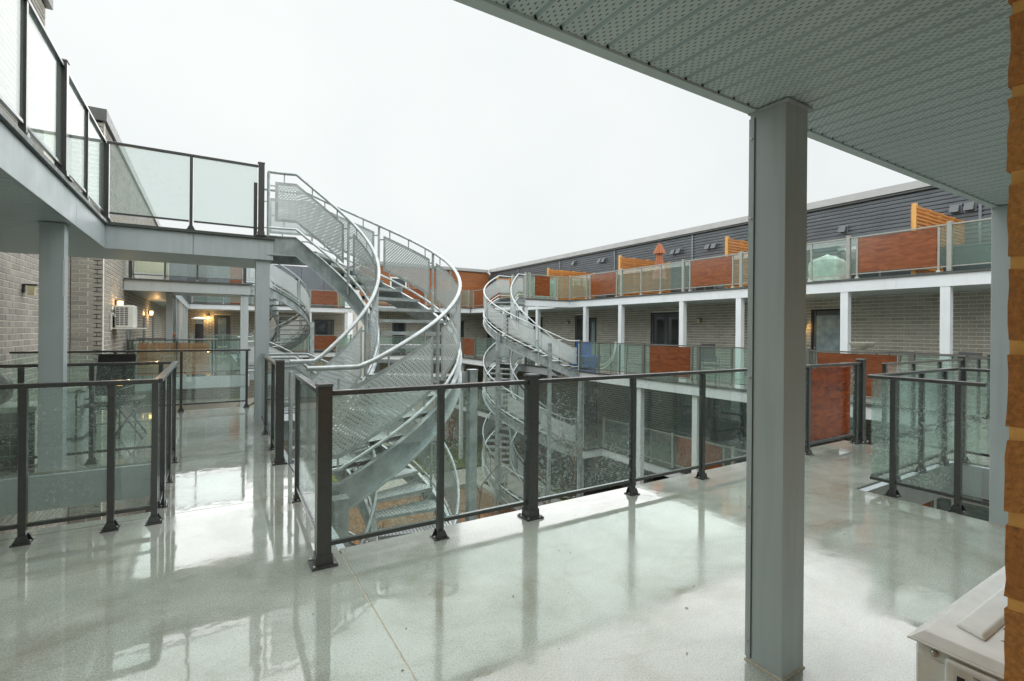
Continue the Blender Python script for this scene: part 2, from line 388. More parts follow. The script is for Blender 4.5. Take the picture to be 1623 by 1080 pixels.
def bevel(o, w=0.004, seg=2):
    b = o.modifiers.new('edge', 'BEVEL'); b.width = w; b.segments = seg; b.limit_method = 'ANGLE'; b.angle_limit = R_(40); return o
def tag(o, label=None, cat=None, group=None, kind=None):
    if label: o['label'] = label
    if cat: o['category'] = cat
    if group: o['group'] = group
    if kind: o['kind'] = kind
    return o
def thing(name, loc, label, cat, group=None):
    o = bpy.data.objects.new(name, None); COL.objects.link(o); o.location = loc; o.empty_display_size = 0.1
    return tag(o, label, cat, group)

S = 2.835; G = -2 * S            # storey height, ground level

# ------------------------------------------------------------------ ground
g = MB().box(-400, 400, -400, 400, G - 0.6, G - 0.02); tag(g.build('ground', 'soil'), kind='structure')
def bed(x0, x1, y0, y1, mat, name, kind='structure', z=0.0):
    b = MB(); n = 14
    def h(i, j): return G + 0.05 + z + 0.05 * math.sin(i * 1.7 + j * 2.3) * (0 < i < n and 0 < j < n)
    for i in range(n):
        for j in range(n):
            X = [x0 + (x1 - x0) * (i + a) / n for a in (0, 1)]; Y = [y0 + (y1 - y0) * (j + a) / n for a in (0, 1)]
            b.face([(X[0], Y[0], h(i, j)), (X[1], Y[0], h(i + 1, j)), (X[1], Y[1], h(i + 1, j + 1)), (X[0], Y[1], h(i, j + 1))])
    return tag(b.build(name, mat), kind=kind)
bed(1.0, 10.3, 5.0, 20.0, 'mulch', 'mulch_ground')
bed(1.0, 13.5, 20.35, 22.8, 'concrete', 'path_ground')
bed(1.0, 14.5, 23.0, 29.0, 'grass', 'grass_ground', 'structure', 0.03)
bed(10.65, 13.5, 12.0, 20.0, 'grass', 'grass_ground_verge', 'structure', 0.0)
# kerbs round the mulch bed
for nm, (x0, x1, y0, y1), lab in (
        ('concrete_kerb', (10.3, 10.62, 5.0, 20.35), 'long concrete kerb along the mulch bed beside the far curved stair'),
        ('concrete_kerb', (1.0, 10.297, 20.02, 20.32), 'concrete kerb closing the far end of the mulch bed'),
        ('concrete_kerb', (8.5, 10.29, 13.5, 13.8), 'short concrete kerb crossing the mulch bed near the glass railing')):
    o = tag(bevel(MB().box(x0, x1, y0, y1, G - 0.02, G + 0.24).build(nm, 'concrete'), 0.02), lab, 'kerb')

# ------------------------------------------------------------------ our deck (mid level)
deck = tag(MB().box(-2.6, 0.5, 3.6, 3.7, -0.30, -0.26).build('deck_floor', 'grey'), kind='structure')
def slab(par, x0, x1, y0, y1, z=0.0, th=0.24, mat='deck', gap=0.004, name='slab'):
    o = MB().box(x0 + gap, x1 - gap, y0 + gap, y1 - gap, z - th, z).build(name, mat, par); return o
EY = 3.38; EX = 0.74
for r in ((-6, -2.6, -2.5, 0.6), (-6, -2.6, 0.6, 4.80), (-2.6, EX, -2.5, 4.66), (-2.6, -0.36, 4.66, 4.80),
          (-0.36, EX, 4.66, 6.62), (-2.6, EX, 6.62, 8.5), (-2.6, EX, 8.5, 10.42),
          (EX, 5.16, -2.5, EY), (5.16, 7.35, 2.28, EY), (5.16, 7.35, -2.5, -0.6), (7.35, 9.4, -2.5, 3.06), (9.4, 11.45, -2.5, 3.06)):
    slab(deck, *r)
# joint filler strips (old yellowed sealant) seated in the joints
jb = MB().box(EX - 0.0038, EX + 0.0038, -2.4, 3.3, -0.10, -0.0015); jb.build('joint_sealant', 'seal', deck)
MB().box(-0.3, 0.7, 4.6565, 4.6635, -0.10, -0.0015).build('joint_sealant', 'seal', deck)
# edge beams under the slab rims
for (x0, x1, y0, y1) in ((EX, 5.16, EY + .003, EY + .06), (5.16, 7.42, EY + .003, EY + .06)):
    MB().box(x0, x1, y0, y1, -0.36, -0.03).build('edge_beam', 'pale', deck)
MB().box(EX + .003, EX + .06, EY + .06, 10.42, -0.36, -0.03).build('edge_beam', 'grey', deck)
MB().box(-2.6, -0.38, 6.56, 6.617, -0.36, -0.02).build('edge_beam', 'grey', deck)
MB().box(-2.6, EX, 10.425, 10.48, -0.36, -0.02).build('edge_beam', 'grey', deck)
MB().box(-0.37, -0.363, 4.83, 6.55, -0.34, -0.02).build('edge_beam', 'grey', deck)
MB().box(7.28, 7.345, -0.6, 2.28, -0.36, -0.02).build('edge_beam', 'grey', deck)
MB().box(5.2, 7.28, 2.21, 2.276, -0.36, -0.02).build('edge_beam', 'grey', deck)
# thin wet debris: tiny leaves on the deck
lv = MB()
for k in range(70):
    x, y = random.uniform(-1.8, 5.0), random.uniform(0.5, 3.2)
    if y < 1.3 and x > 1.2: x -= 1.5
    a = random.random() * 6.28; r = random.uniform(0.004, 0.011)
    lv.face([(x + r * math.cos(a), y + r * math.sin(a), 0.004), (x - .5 * r * math.sin(a), y + .5 * r * math.cos(a), 0.006), (x - r * math.cos(a), y - r * math.sin(a), 0.004), (x + .5 * r * math.sin(a), y - .5 * r * math.cos(a), 0.003)])
tag(lv.build('leaf_litter', 'bark'), 'tiny dark leaf fragments scattered on the wet deck', 'leaf litter', kind='stuff')

# ------------------------------------------------------------------ columns
def column(x0, x1, y0, y1, z0, z1, mat, label, seam=None, cap=True, group=None, base=True):
    th = thing('column', ((x0 + x1) / 2, (y0 + y1) / 2, z0), label, 'column', group)
    bevel(MB().box(x0, x1, y0, y1, z0, z1).build('shaft', mat, th), 0.003)
    if base: MB().frustum(((x0 + x1) / 2, (y0 + y1) / 2, z0 + 0.001), (1, 0), y1 - y0 + .012, x1 - x0 + .012, y1 - y0 + .004, x1 - x0 + .004, 0.007).build('base_seal', 'seal', th)
    if cap: MB().box(x0 - .012, x1 + .014, y0 - .014, y1 + .003, z1 - .012, z1 - .002).build('cap_trim', mat, th)
    return th
c1 = column(2.04, 2.205, 1.168, 1.33, 0, 2.42, 'grey', 'big grey metal column in the foreground right of the picture centre')
MB().box(2.0365, 2.0395, 1.3085, 1.332, 0.02, 2.39).build('seam_trim', 'grey', c1)
MB().box(2.0360, 2.0392, 1.3035, 1.3075, 0.02, 2.39).build('seam_gap', 'flash', c1)
for z in (0.09, 0.68, 1.25, 1.95, 2.30): MB().sphere((2.034, 1.318, z), (0.0055, 0.0055), 8, 4).build('screw', 'steel', c1, True)
for z in (0.35, 0.95, 1.6, 2.15): MB().sphere((2.2066, 1.185, z), (0.004, 0.004), 8, 4).build('screw', 'steel', c1, True)
column(5.10, 5.27, 1.168, 1.33, 0, 2.42, 'grey', 'grey metal column standing behind the orange brick edge at far right')
c3 = column(-1.44, -1.25, 6.64, 6.80, 0, 2.49, 'grey', 'grey metal column behind the left glass guard, under the upper walkway')
MB().box(-1.262, -1.245, 6.6365, 6.6395, 1.75, 2.12).build('scuff_strip', 'pale', c3)
column(0.60, 0.79, 8.40, 8.57, 0, 2.49, 'grey', 'grey metal column at the head of the big curved stair')

# ------------------------------------------------------------------ upper decks: near soffit and left walkway
def soffit_panels(par, x0, x1, y0, y1, z, axis='y', w=0.3, mat='soffit'):
    """perforated panels with V grooves every 0.1 m; grooves run along axis"""
    k = int(math.ceil(((x1 - x0) if axis == 'y' else (y1 - y0)) / w - 1e-6))
    a0, b0, b1 = (x0, y0, y1) if axis == 'y' else (y0, x0, x1); lim = x1 if axis == 'y' else y1
    for i in range(k):
        b = MB(); s = a0 + i * w
        for j in range(3):
            u0 = s + j * 0.1
            if u0 > lim - 0.02: break
            prof = [(0.0, 0.0), (0.079, 0.0), (0.083, 0.013), (0.096, 0.013), (0.1, 0.0)]
            for q in range(4):
                (ua, za), (ub, zb) = prof[q], prof[q + 1]
                pts = [(u0 + ua, b0, z + za), (u0 + ub, b0, z + zb), (u0 + ub, b1, z + zb), (u0 + ua, b1, z + za)]
                if axis == 'x': pts = [(y, x, zz) for x, y, zz in pts]
                uv = [(ua, b0), (ub, b0), (ub, b1), (ua, b1)] if q == 0 else [(0, 0)] * 4
                if axis == 'y': pts.reverse(); uv.reverse()
                b.face(pts, 0, uv)
        b.build('soffit_panel', mat, par)
up = thing('upper_balcony', (2, -1, 2.42), 'perforated grey soffit of the upper balcony overhead at top right', 'balcony')
soffit_panels(up, -1.13, 5.67, 0.15, 1.29, 2.424)
MB().box(-1.1, 5.7, -1.7, 1.32, 2.46, S).build('deck_slab', 'grey', up)
for i in range(2):
    MB().box(-1.1 + i * 3.4, 2.296 + i * 3.4, 1.291, 1.335, 2.414, 2.452).build('edge_trim', 'soffit', up)
    MB().box(-1.1 + i * 3.4, 2.296 + i * 3.4, 1.322, 1.338, 2.452, S + .02).build('fascia', 'grey', up)
for i in range(66):
    x = -1.13 + 0.1 * i + .096
    MB().box(x - .006, x + .006, 1.2885, 1.2905, 2.4215, 2.433).build('groove_gap', 'black', up)

ul = thing('left_upper_walkway', (-1.9, 5, 2.49), 'grey upper walkway crossing at left above the brick wall', 'walkway')
soffit_panels(ul, -2.6, -1.21, 1.4, 8.40, 2.50, 'x', 0.3)
soffit_panels(ul, -2.6, 0.74, 8.40, 9.75, 2.50, 'x', 0.3)
MB().box(-2.6, -1.205, 1.35, 9.8, 2.54, S - .03).build('deck_slab', 'grey', ul)
MB().box(-1.203, 0.80, 8.40, 9.8, 2.54, S - .03).build('deck_slab', 'grey', ul)
for (x0, x1, y0, y1) in ((-1.2, -1.17, 1.36, 3.9), (-1.2, -1.17, 3.905, 6.70), (-1.2, -1.17, 6.705, 8.352)):
    bevel(MB().box(x0, x1, y0, y1, 2.485, S - .045).build('fascia_panel', 'grey', ul), 0.003)
for (x0, x1) in ((-1.2, -0.2), (-0.195, 0.806)):
    bevel(MB().box(x0, x1, 8.355, 8.385, 2.485, S - .045).build('fascia_panel', 'grey', ul), 0.003)
MB().box(0.808, 0.83, 8.36, 9.8, 2.485, S - .045).build('fascia_panel', 'grey', ul)
for i in range(2):
    MB().box(-1.20, -1.135, 1.36 + 3.5 * i, 4.855 + 3.5 * i, S - .042, S - .004).build('drip_edge', 'flash', ul)
MB().box(-1.134, 0.85, 8.318, 8.40, S - .042, S - .003).build('drip_edge', 'flash', ul)
MB().box(-2.3, -1.9, 6.9, 7.3, 2.493, 2.499).build('soffit_hatch', 'black', ul)

# ------------------------------------------------------------------ railings
def railing(name, label, cat='railing', loc=(0, 0, 0), group=None):
    return thing(name, loc, label, cat, group)
def shoe(th, c, d, mat, side=1):
    """small post shoe: plate, two gussets and a bolt"""
    n = (-d[1], d[0]); b = MB(); b.obox((c[0], c[1], c[2] + .001), d, 0.095, 0.105, 0.008)
    for e in (-1, 1):
        q = []
        for w, l, z in ((0.007, 0.092, .008), (0.007, 0.046, .058)):
            q.append([(c[0] + n[0] * (e * .03 + w * ee) + d[0] * l * aa, c[1] + n[1] * (e * .03 + w * ee) + d[1] * l * aa, c[2] + z) for aa, ee in ((-.5, -.5), (.5, -.5), (.5, .5), (-.5, .5))])
        b.poly8(q[0], q[1])
    o = b.build('base_shoe', mat, th)
    for e in (-1, 1):
        MB().sphere((c[0] + d[0] * .038 * e, c[1] + d[1] * .038 * e, c[2] + .012), (0.009, 0.008), 8, 4).build('bolt', 'steel', o, True)
    return o
def run(th, p0, p1, z=0.0, posts=(), mat='dark', glass='glass', panels=(), detail=True, hide_glass=(), top=1.067, end_caps=(True, True), panel_mat='panel', drops=0, breaks=None, pane_off=0.0):
    """posts: (distance along, 'b' big / 's' small).  panels: (t0,t1) wood boards hung on the run"""
    dx, dy = p1[0] - p0[0], p1[1] - p0[1]; L = math.hypot(dx, dy); d = (dx / L, dy / L); n = (-d[1], d[0])
    at = lambda t, zz=0.0, off=0.0: (p0[0] + d[0] * t + n[0] * off, p0[1] + d[1] * t + n[1] * off, z + zz)
    big = sorted(t for t, k in posts if k == 'b'); allp = sorted(posts)
    for t, k in allp:
        if k == 'b':
            b = MB().obox(at(t, 0.012), d, 0.085, 0.085, top + .03 - .012); bevel(b.build('post', mat, th), 0.003) if detail else b.build('post', mat, th)
            MB().frustum(at(t, top + .0305), d, 0.098, 0.098, 0.086, 0.086, 0.014).build('post_cap', mat, th)
            if detail:
                o = MB().obox(at(t, 0.001), d, 0.15, 0.15, 0.012).frustum(at(t, 0.0135), d, 0.102, 0.102, 0.094, 0.094, 0.06).build('base_plate', mat, th)
                for a in (-.06, .06):
                    for e in (-.06, .06):
                        q = at(t + a, 0.017, e); MB().sphere(q, (0.010, 0.008), 8, 4).build('bolt', 'steel', o, True)
        else:
            b = MB().obox(at(t, 0.012 if detail else 0.0), d, 0.045, 0.040, top - .034 - .012); b.build('post', mat, th)
            if detail: shoe(th, at(t), d, mat)
            else: MB().frustum(at(t, 0.001), d, 0.11, 0.09, 0.05, 0.05, 0.05).build('base_shoe', mat, th)
    stops = sorted(set([0.0, L] + big + list(breaks or [])))
    for a, b_ in zip(stops[:-1], stops[1:]):
        a2 = a + (.0435 if a in big else 0.0); b2 = b_ - (.0435 if b_ in big else 0.0)
        if b2 - a2 < .05: continue
        m_ = MB().obox(at((a2 + b2) / 2, top - .032), d, 0.054, b2 - a2, 0.032); o = m_.build('top_rail', mat, th)
        if detail: bevel(o, 0.006, 2)
        if drops:
            dm = MB()
            for k in range(int(drops * (b2 - a2))):
                tt = random.uniform(a2, b2); r = random.uniform(.0025, .0045); dm.sphere(at(tt, top - .0345, random.choice((-.024, .024, .0))), (r, r * 1.4), 6, 4)
            if dm.v: tag(dm.build('water_drops', 'doorglass', th, True), kind='stuff')
    # bottom rail + glass between consecutive supports
    ts = sorted(set([0.0, L] + [t for t, k in allp]))
    for i, (a, b_) in enumerate(zip(ts[:-1], ts[1:])):
        ga = .046 if a in big else .026; gb = .046 if b_ in big else .026
        if b_ - a < .12: continue
        o = MB().obox(at((a + b_) / 2, 0.108), d, 0.028, b_ - a - ga - gb + .004, 0.025).build('bottom_rail', mat, th)
        pan = [q for q in panels if q[0] >= a - .02 and q[1] <= b_ + .02]
        spans = [(a + ga, b_ - gb)]
        if i in hide_glass: spans = []
        for q in pan:
            MB().obox(at((q[0] + q[1]) / 2, 0.15), d, 0.016, q[1] - q[0], top - .20).build('board_panel', panel_mat, th)
            spans = [(a + ga, q[0] - .012), (q[1] + .012, b_ - gb)]
        for sa, sb in spans:
            if sb - sa > .05 and glass: MB().obox(at((sa + sb) / 2, 0.135, pane_off), d, 0.009, sb - sa, top - .034 - .140).build('glass_pane', glass, th)
    return at

YR = 3.21
r1 = railing('glass_railing', 'dark framed rain speckled glass railing along the front deck edge', loc=(0.61, YR, 0))
run(r1, (0.61, YR), (7.41, YR), 0, [(0, 'b'), (0.775, 's'), (1.535, 'b'), (2.62, 's'), (3.57, 's'), (4.55, 's'), (5.5, 's'), (6.66, 's'), (6.80, 'b')],
    panels=[(5.54, 6.50)], panel_mat='panel_near', drops=9)
r2 = railing('glass_railing', 'dark framed glass railing running back along the left walkway to the stair', loc=(0.61, YR, 0))
run(r2, (0.612, YR + .046), (0.648, 4.52), 0, [(1.262, 's')], drops=7)
run(r2, (0.655, 5.83), (0.69, 8.36), 0, [(0.02, 'b'), (0.75, 's'), (1.72, 's')], drops=3)
r3 = railing('glass_railing', 'dark framed glass guard round the left deck opening', loc=(-0.35, 4.53, 0))
run(r3, (-0.315, 4.52), (-2.2, 4.52), 0, [(0.02, 's'), (0.275, 's'), (0.735, 's'), (1.5, 's')], drops=12)
run(r3, (-0.318, 4.56), (-0.318, 6.84), 0, [(0.35, 's'), (1.1, 's'), (1.9, 's')], drops=6)
run(r3, (-0.355, 6.82), (-2.2, 6.82), 0, [(0.10, 's'), (0.70, 's'), (1.25, 's'), (1.8, 's')])
r4 = railing('glass_railing', 'thin dark railing across the far edge of the left deck in front of bamboo screen', loc=(-0.9, 10.3, 0))
run(r4, (-2.55, 10.30), (0.66, 10.30), 0, [(0.4, 's'), (1.25, 's'), (2.15, 's'), (3.15, 's')])
r5 = railing('glass_railing', 'glass guard round the right deck opening, beaded with rain', loc=(5.22, 2.19, 0))
run(r5, (5.22, 2.20), (5.22, 1.38), 0, [(0.20, 's'), (0.65, 's')], drops=12)
run(r5, (5.262, 2.19), (7.30, 2.19), 0, [(0.5, 's'), (1.1, 's'), (1.7, 's')], drops=4)
run(r5, (7.30, 2.15), (7.30, -0.4), 0, [(0.03, 's'), (0.55, 's'), (1.2, 's'), (1.9, 's')])
r6 = railing('glass_railing', 'glass railing continuing right past the wood panel behind the deck opening', loc=(7.5, 2.95, 0))
run(r6, (7.46, 2.97), (11.50, 2.97), 0, [(0.03, 's'), (0.9, 's'), (1.8, 's'), (2.7, 'b'), (3.4, 's'), (3.98, 'b')])
# left upper railing
r7 = railing('glass_railing', 'misted glass railing with painted sky sheen on the left upper walkway edge against the sky', loc=(-1.19, 4, S))
run(r7, (-1.19, 1.5), (-1.19, 8.36), S, [(0.6, 's'), (1.6, 'b'), (2.6, 's'), (3.55, 's'), (4.68, 'b'), (5.75, 's'), (6.84, 's')], glass='glass_up')
run(r7, (-1.155, 8.37), (0.66, 8.37), S, [(0.0, 's'), (0.93, 's'), (1.815, 'b')], glass='glass_up')
b = MB().obox((0.585, 8.39, S), (1, 0), 0.05, 0.05, 0.80).build('post', 'dark', r7)
# ------------------------------------------------------------------ curved galvanised stairs
def stair(label, C, a0, a1, tops, Ri=1.30, Ro=2.35, nt_=15, fine=True, ends=(0.10, 0.04), seg=48, top_ext=0.0, supports=()):
    th = thing('curved_staircase', (C[0], C[1], tops[-1] - S), label, 'staircase')
    sg = 1 if a1 > a0 else -1; span = abs(a1 - a0)
    def P(f, r, z): a = a0 + (a1 - a0) * f; return (C[0] + r * math.cos(a), C[1] + r * math.sin(a), z)
    e0, e1 = ends
    for zt in tops:
        zf = lambda f: zt - S * min(1, max(0, (f - e0) / (1 - e0 - e1)))
        fs = sorted(set([i / seg for i in range(seg + 1)] + [e0, 1 - e1]))
        for r, out in ((Ri, -1), (Ro, 1)):
            b = MB(); hgt = 0.27
            prof = [(0.0, 0.03), (0.055 * out, 0.03), (0.055 * out, 0.018), (0.012 * out, 0.018), (0.012 * out, -hgt + .012), (0.055 * out, -hgt + .012), (0.055 * out, -hgt), (0.0, -hgt)]
            for f0, f1 in zip(fs[:-1], fs[1:]):
                for k in range(len(prof)):
                    (ra, za), (rb, zb) = prof[k], prof[(k + 1) % len(prof)]
                    q = [P(f0, r + ra, zf(f0) + za), P(f1, r + ra, zf(f1) + za), P(f1, r + rb, zf(f1) + zb), P(f0, r + rb, zf(f0) + zb)]
                    b.face(q if out * sg < 0 else q[::-1], 1 if k == 3 or k == 7 else 0)
            b.build('stringer', ['galv', 'galv_dark'], th)
            rr = r + .02 * out
            n8 = 10 if fine else 6
            hr = [P(f, rr, max(zf(f) + 1.0, zt - S + 1.09)) for f in fs]
            MB().tube(hr, 0.024 if fine else 0.026, n8).build('handrail', 'galv', th, True)
            lr = [P(f, rr, zf(f) + 0.15) for f in fs]
            MB().tube(lr, 0.019, n8 - 2).build('lower_rail', 'galv', th, True)
            # posts and perforated bays
            nb = 5 if r == Ro else 4
            pf = [0.003] + [e0 + (1 - e0 - e1) * k / nb for k in range(1, nb)] + [0.997]
            for f in pf:
                q = P(f, rr, zf(f)); MB().tube([(q[0], q[1], q[2] - .15), (q[0], q[1], q[2] + .985)], 0.022, 8).build('post', 'galv', th, True)
            for fa, fb in zip(pf[:-1], pf[1:]):
                arc = span * r; m0 = 0.09 / arc; ga, gb = fa + m0, fb - m0
                ks = sorted(set([ga + (gb - ga) * i / 12 for i in range(13)] + [x for x in (e0, 1 - e1) if ga < x < gb]))
                b = MB(); lo, hi, bd = 0.25, 0.86, 0.045; rp = rr
                bw = bd / arc; ks2 = sorted(set([ga, ga + bw, gb - bw, gb] + [k for k in ks if ga + bw < k < gb - bw]))
                for k0, k1 in zip(ks2[:-1], ks2[1:]):
                    rim = k0 < ga + bw * .5 or k1 > gb - bw * .5
                    for z0, z1, rim2 in ((lo, lo + bd, True), (lo + bd, hi - bd, rim), (hi - bd, hi, True)):
                        b.face([P(k0, rp, zf(k0) + z0), P(k1, rp, zf(k1) + z0), P(k1, rp, zf(k1) + z1), P(k0, rp, zf(k0) + z1)], 1 if rim2 else 0,
                               [(k0 * arc, z0), (k1 * arc, z0), (k1 * arc, z1), (k0 * arc, z1)])
                pn = b.build('perforated_panel', ['perf', 'galv'], th)
                if fine:
                    for k in (0.12, 0.5, 0.88):
                        f = ga + (gb - ga) * k; df = .010 / arc
                        for z0, z1 in ((hi - .005, 0.99), (0.16, lo + .005)):
                            tb = MB(); tb.poly8([P(f - df, rp - .004, zf(f) + z0), P(f + df, rp - .004, zf(f) + z0), P(f + df, rp + .004, zf(f) + z0), P(f - df, rp + .004, zf(f) + z0)],
                                     [P(f - df, rp - .004, zf(f) + z1), P(f + df, rp - .004, zf(f) + z1), P(f + df, rp + .004, zf(f) + z1), P(f - df, rp + .004, zf(f) + z1)]); tb.build('tab', 'galv', pn)
                    for f, s_ in ((ga, -1), (gb, 1)):
                        for zz in (0.33, 0.78):
                            f2 = f + s_ * .075 / arc; x0, x1 = min(f, f2), max(f, f2)
                            tb = MB(); tb.poly8([P(x0, rp - .004, zf(f) + zz), P(x1, rp - .004, zf(f) + zz), P(x1, rp + .004, zf(f) + zz), P(x0, rp + .004, zf(f) + zz)],
                                     [P(x0, rp - .004, zf(f) + zz + .022), P(x1, rp - .004, zf(f) + zz + .022), P(x1, rp + .004, zf(f) + zz + .022), P(x0, rp + .004, zf(f) + zz + .022)]); tb.build('tab', 'galv', pn)
        # treads
        for i in range(1, nt_ + 1):
            f0 = e0 + (1 - e0 - e1) * (i - 0.5) / nt_ - 0.30 / nt_ ; f1 = f0 + (1 - e0 - e1) / nt_ * 1.12
            z = zt - S * i / (nt_ + 1); b = MB(); ra, rb = Ri + .014, Ro - .014; ns = 5
            for k in range(ns):
                u0, u1 = ra + (rb - ra) * k / ns, ra + (rb - ra) * (k + 1) / ns
                q = [P(f0, u0, z), P(f0, u1, z), P(f1, u1, z), P(f1, u0, z)]
                uv = [(u0, 0), (u1, 0), (u1, .3), (u0, .3)]
                b.face(q if sg > 0 else q[::-1], 0, uv if sg > 0 else uv[::-1])
                q2 = [(x, y, zz - .045) for x, y, zz in q]; b.face(q2[::-1] if sg > 0 else q2, 1)
                for (m0_, m1_) in ((3, 2), (0, 1)):
                    b.face([q[m0_], q[m1_], q2[m1_], q2[m0_]], 2)
            b.build('tread', ['tread', 'galv_dark', 'galv'], th)
        # landing plates
        for fa, fb, z in ((0, e0, zt), (1 - e1 * .9, 1, zt - S)):
            b = MB()
            for k in range(4):
                k0, k1 = fa + (fb - fa) * k / 4, fa + (fb - fa) * (k + 1) / 4
                q = [P(k0, Ri + .014, z - .004), P(k0, Ro - .014, z - .004), P(k1, Ro - .014, z - .004), P(k1, Ri + .014, z - .004)]
                uv = [(Ri, 0), (Ro, 0), (Ro, 1), (Ri, 1)]; b.face(q if sg > 0 else q[::-1], 0, uv)
                q2 = [(x, y, zz - .05) for x, y, zz in q]; b.face(q2[::-1] if sg > 0 else q2, 1)
            b.build('landing_plate', ['tread', 'galv_dark'], th)
    for (x, y, z1, w, br) in supports:
        o = bevel(MB().box(x - w / 2, x + w / 2, y - w / 2, y + w / 2, G, z1).build('support_post', 'galv_dark', th), 0.004)
        MB().box(x - w / 2 - .006, x + w / 2 + .006, y - w / 2 - .006, y + w / 2 + .006, z1 + .002, z1 + .012).build('post_cap', 'galv', o)
        if br:
            bo = MB().box(x - br, x - w / 2 - .002, y - .012, y + .012, z1 - .30, z1 - .02).build('bracket', 'galv_dark', o)
    return th
HP = math.pi / 2
stair('big curved galvanised stair with perforated sides beside the left walkway', (0.75, 7.10), HP, -HP, (S, 0.0, -S), supports=[(3.42, 6.75, 0.84, 0.13, 0.30), (1.02, 4.62, -0.08, 0.13, 0)])
stair('curved galvanised stair rising to the right hand upper balconies across the court', (11.55, 16.55), HP, 3 * HP, (S, 0.0, -S), fine=False, seg=36,
      supports=[(9.14, 15.95, 1.35, 0.12, 0), (10.3, 14.28, 1.0, 0.11, 0), (11.55, 14.06, -0.30, 0.12, 0)])
stair('distant curved stair seen from below behind the far left walkway', (1.0, 21.0), -HP, HP, (S, 0.0), fine=False, seg=30, nt_=15, supports=[(3.5, 21.0, 1.7, 0.16, 0)])
# rail post pair where the stair meets our walkway
# ------------------------------------------------------------------ brick walls
BL, BH, JT = 0.285, 0.086, 0.014
def brick_mesh(l, depth=0.02):
    b = MB(); c = 0.003; h = BH
    # slightly chamfered face, 5 sides
    b.v = [(0, 0, 0), (l, 0, 0), (l, 0, h), (0, 0, h), (c, -depth, c), (l - c, -depth, c), (l - c, -depth, h - c), (c, -depth, h - c)]
    b.f = [(4, 5, 6, 7), (0, 1, 5, 4), (1, 2, 6, 5), (2, 3, 7, 6), (3, 0, 4, 7)]; b.mi = [0] * 5; b.uv = [(0, 0)] * 20
    return b
BMESH = {}
def brick_wall(th, o, u, width, z0, z1, openings=(), indiv=0, pick=None, mat='brick', back=0.15, mortar='mortar'):
    """wall face from origin o along unit u (2d); outward normal is u rotated -90 deg (n = (u.y,-u.x))"""
    n = (u[1], -u[0]); rz = math.atan2(u[1], u[0])
    # mortar backing split round openings
    cells = [(0, width, z0, z1)]
    for (a, b_, c_, d_) in openings:
        nc = []
        for (x0, x1, y0, y1) in cells:
            if b_ <= x0 or a >= x1 or d_ <= y0 or c_ >= y1: nc.append((x0, x1, y0, y1)); continue
            if a > x0: nc.append((x0, a, y0, y1))
            if b_ < x1: nc.append((b_, x1, y0, y1))
            xa, xb = max(a, x0), min(b_, x1)
            if c_ > y0: nc.append((xa, xb, y0, c_))
            if d_ < y1: nc.append((xa, xb, d_, y1))
        cells = nc
    for (x0, x1, y0, y1) in cells:
        c = (o[0] + u[0] * (x0 + x1) / 2 - n[0] * back / 2, o[1] + u[1] * (x0 + x1) / 2 - n[1] * back / 2, y0)
        MB().obox(c, u, back, x1 - x0, y1 - y0).build('mortar_bed', mortar, th)
    items = []; course = 0; z = z0 + JT / 2
    while z + BH <= z1 + .001:
        x = -(BL + JT) / 2 * (course % 2)
        while x < width - .02:
            xa, xb = max(x, 0.0), min(x + BL, width)
            segs = [(xa, xb)]
            for (a, b_, c_, d_) in openings:
                if z + BH <= c_ + .002 or z >= d_ - .002: continue
                ns = []
                for s0, s1 in segs:
                    if b_ <= s0 or a >= s1: ns.append((s0, s1)); continue
                    if a - s0 > .03: ns.append((s0, a - .004))
                    if s1 - b_ > .03: ns.append((b_ + .004, s1))
                segs = ns
            for s0, s1 in segs:
                if s1 - s0 > .03: items.append((s0, s1, z))
            x += BL + JT
        z += BH + JT; course += 1
    if pick: items.sort(key=lambda q: pick((o[0] + u[0] * (q[0] + q[1]) / 2, o[1] + u[1] * (q[0] + q[1]) / 2, q[2])))
    rest = MB()
    for k, (s0, s1, z) in enumerate(items):
        l = round(s1 - s0, 2)
        if k < indiv:
            key = (l, mat)
            if key not in BMESH: BMESH[key] = brick_mesh(l, 0.010).mesh('brick', mat)
            put('brick', BMESH[key], th, (o[0] + u[0] * s0 + n[0] * random.uniform(-.001, .002), o[1] + u[1] * s0 + n[1] * random.uniform(-.001, .002), z), rz)
        else:
            bm = brick_mesh(l, 0.010); kk = len(rest.v); ca, sa = u
            for (x, y, zz) in bm.v: rest.v.append((o[0] + ca * (s0 + x) - sa * y, o[1] + sa * (s0 + x) + ca * y, z + zz))
            rest.f += [tuple(kk + i for i in f) for f in bm.f]; rest.mi += [0] * 5; rest.uv += [(0, 0)] * 20
    if rest.v: tag(rest.build('brick_courses', mat, th), kind='stuff')

XL = -2.6
lb = thing('left_building', (-4, 8, G), 'grey brick building on the left with a parapet above the walkway', 'building')
# wall X=XL faces +X : u must give n=(u.y,-u.x)=(1,0) -> u=(0,1)
near_pick = lambda q: (0 if (q[2] > -0.1 and q[2] < 2.5) else 1, q[1] if q[1] > 8.6 else 100 - q[1])
brick_wall(lb, (XL, 4.0), (0, 1), 10.3, G, S + .2, [], indiv=210, pick=near_pick)
brick_wall(lb, (XL, 2.0), (0, 1), 10.2, S + .2, 7.3, [], indiv=20, pick=lambda q: abs(q[1] - 12.0) + abs(q[2] - 7))
brick_wall(lb, (XL + .02, 14.3), (1, 0), 0.545, G, 6.05, [], indiv=120, pick=lambda q: abs(q[2] - 1.8))   # jog face (normal -Y)
brick_wall(lb, (-2.05, 14.3), (0, 1), 20.5, G, 6.05, [(3.9, 4.8, 0, 2.1), (8.0, 8.9, 0, 2.1), (11.5, 12.4, 0, 2.1)], indiv=0)
MB().box(-8, XL - .152, -2, 34.5, G, 6.0).build('core', 'mortar', lb)
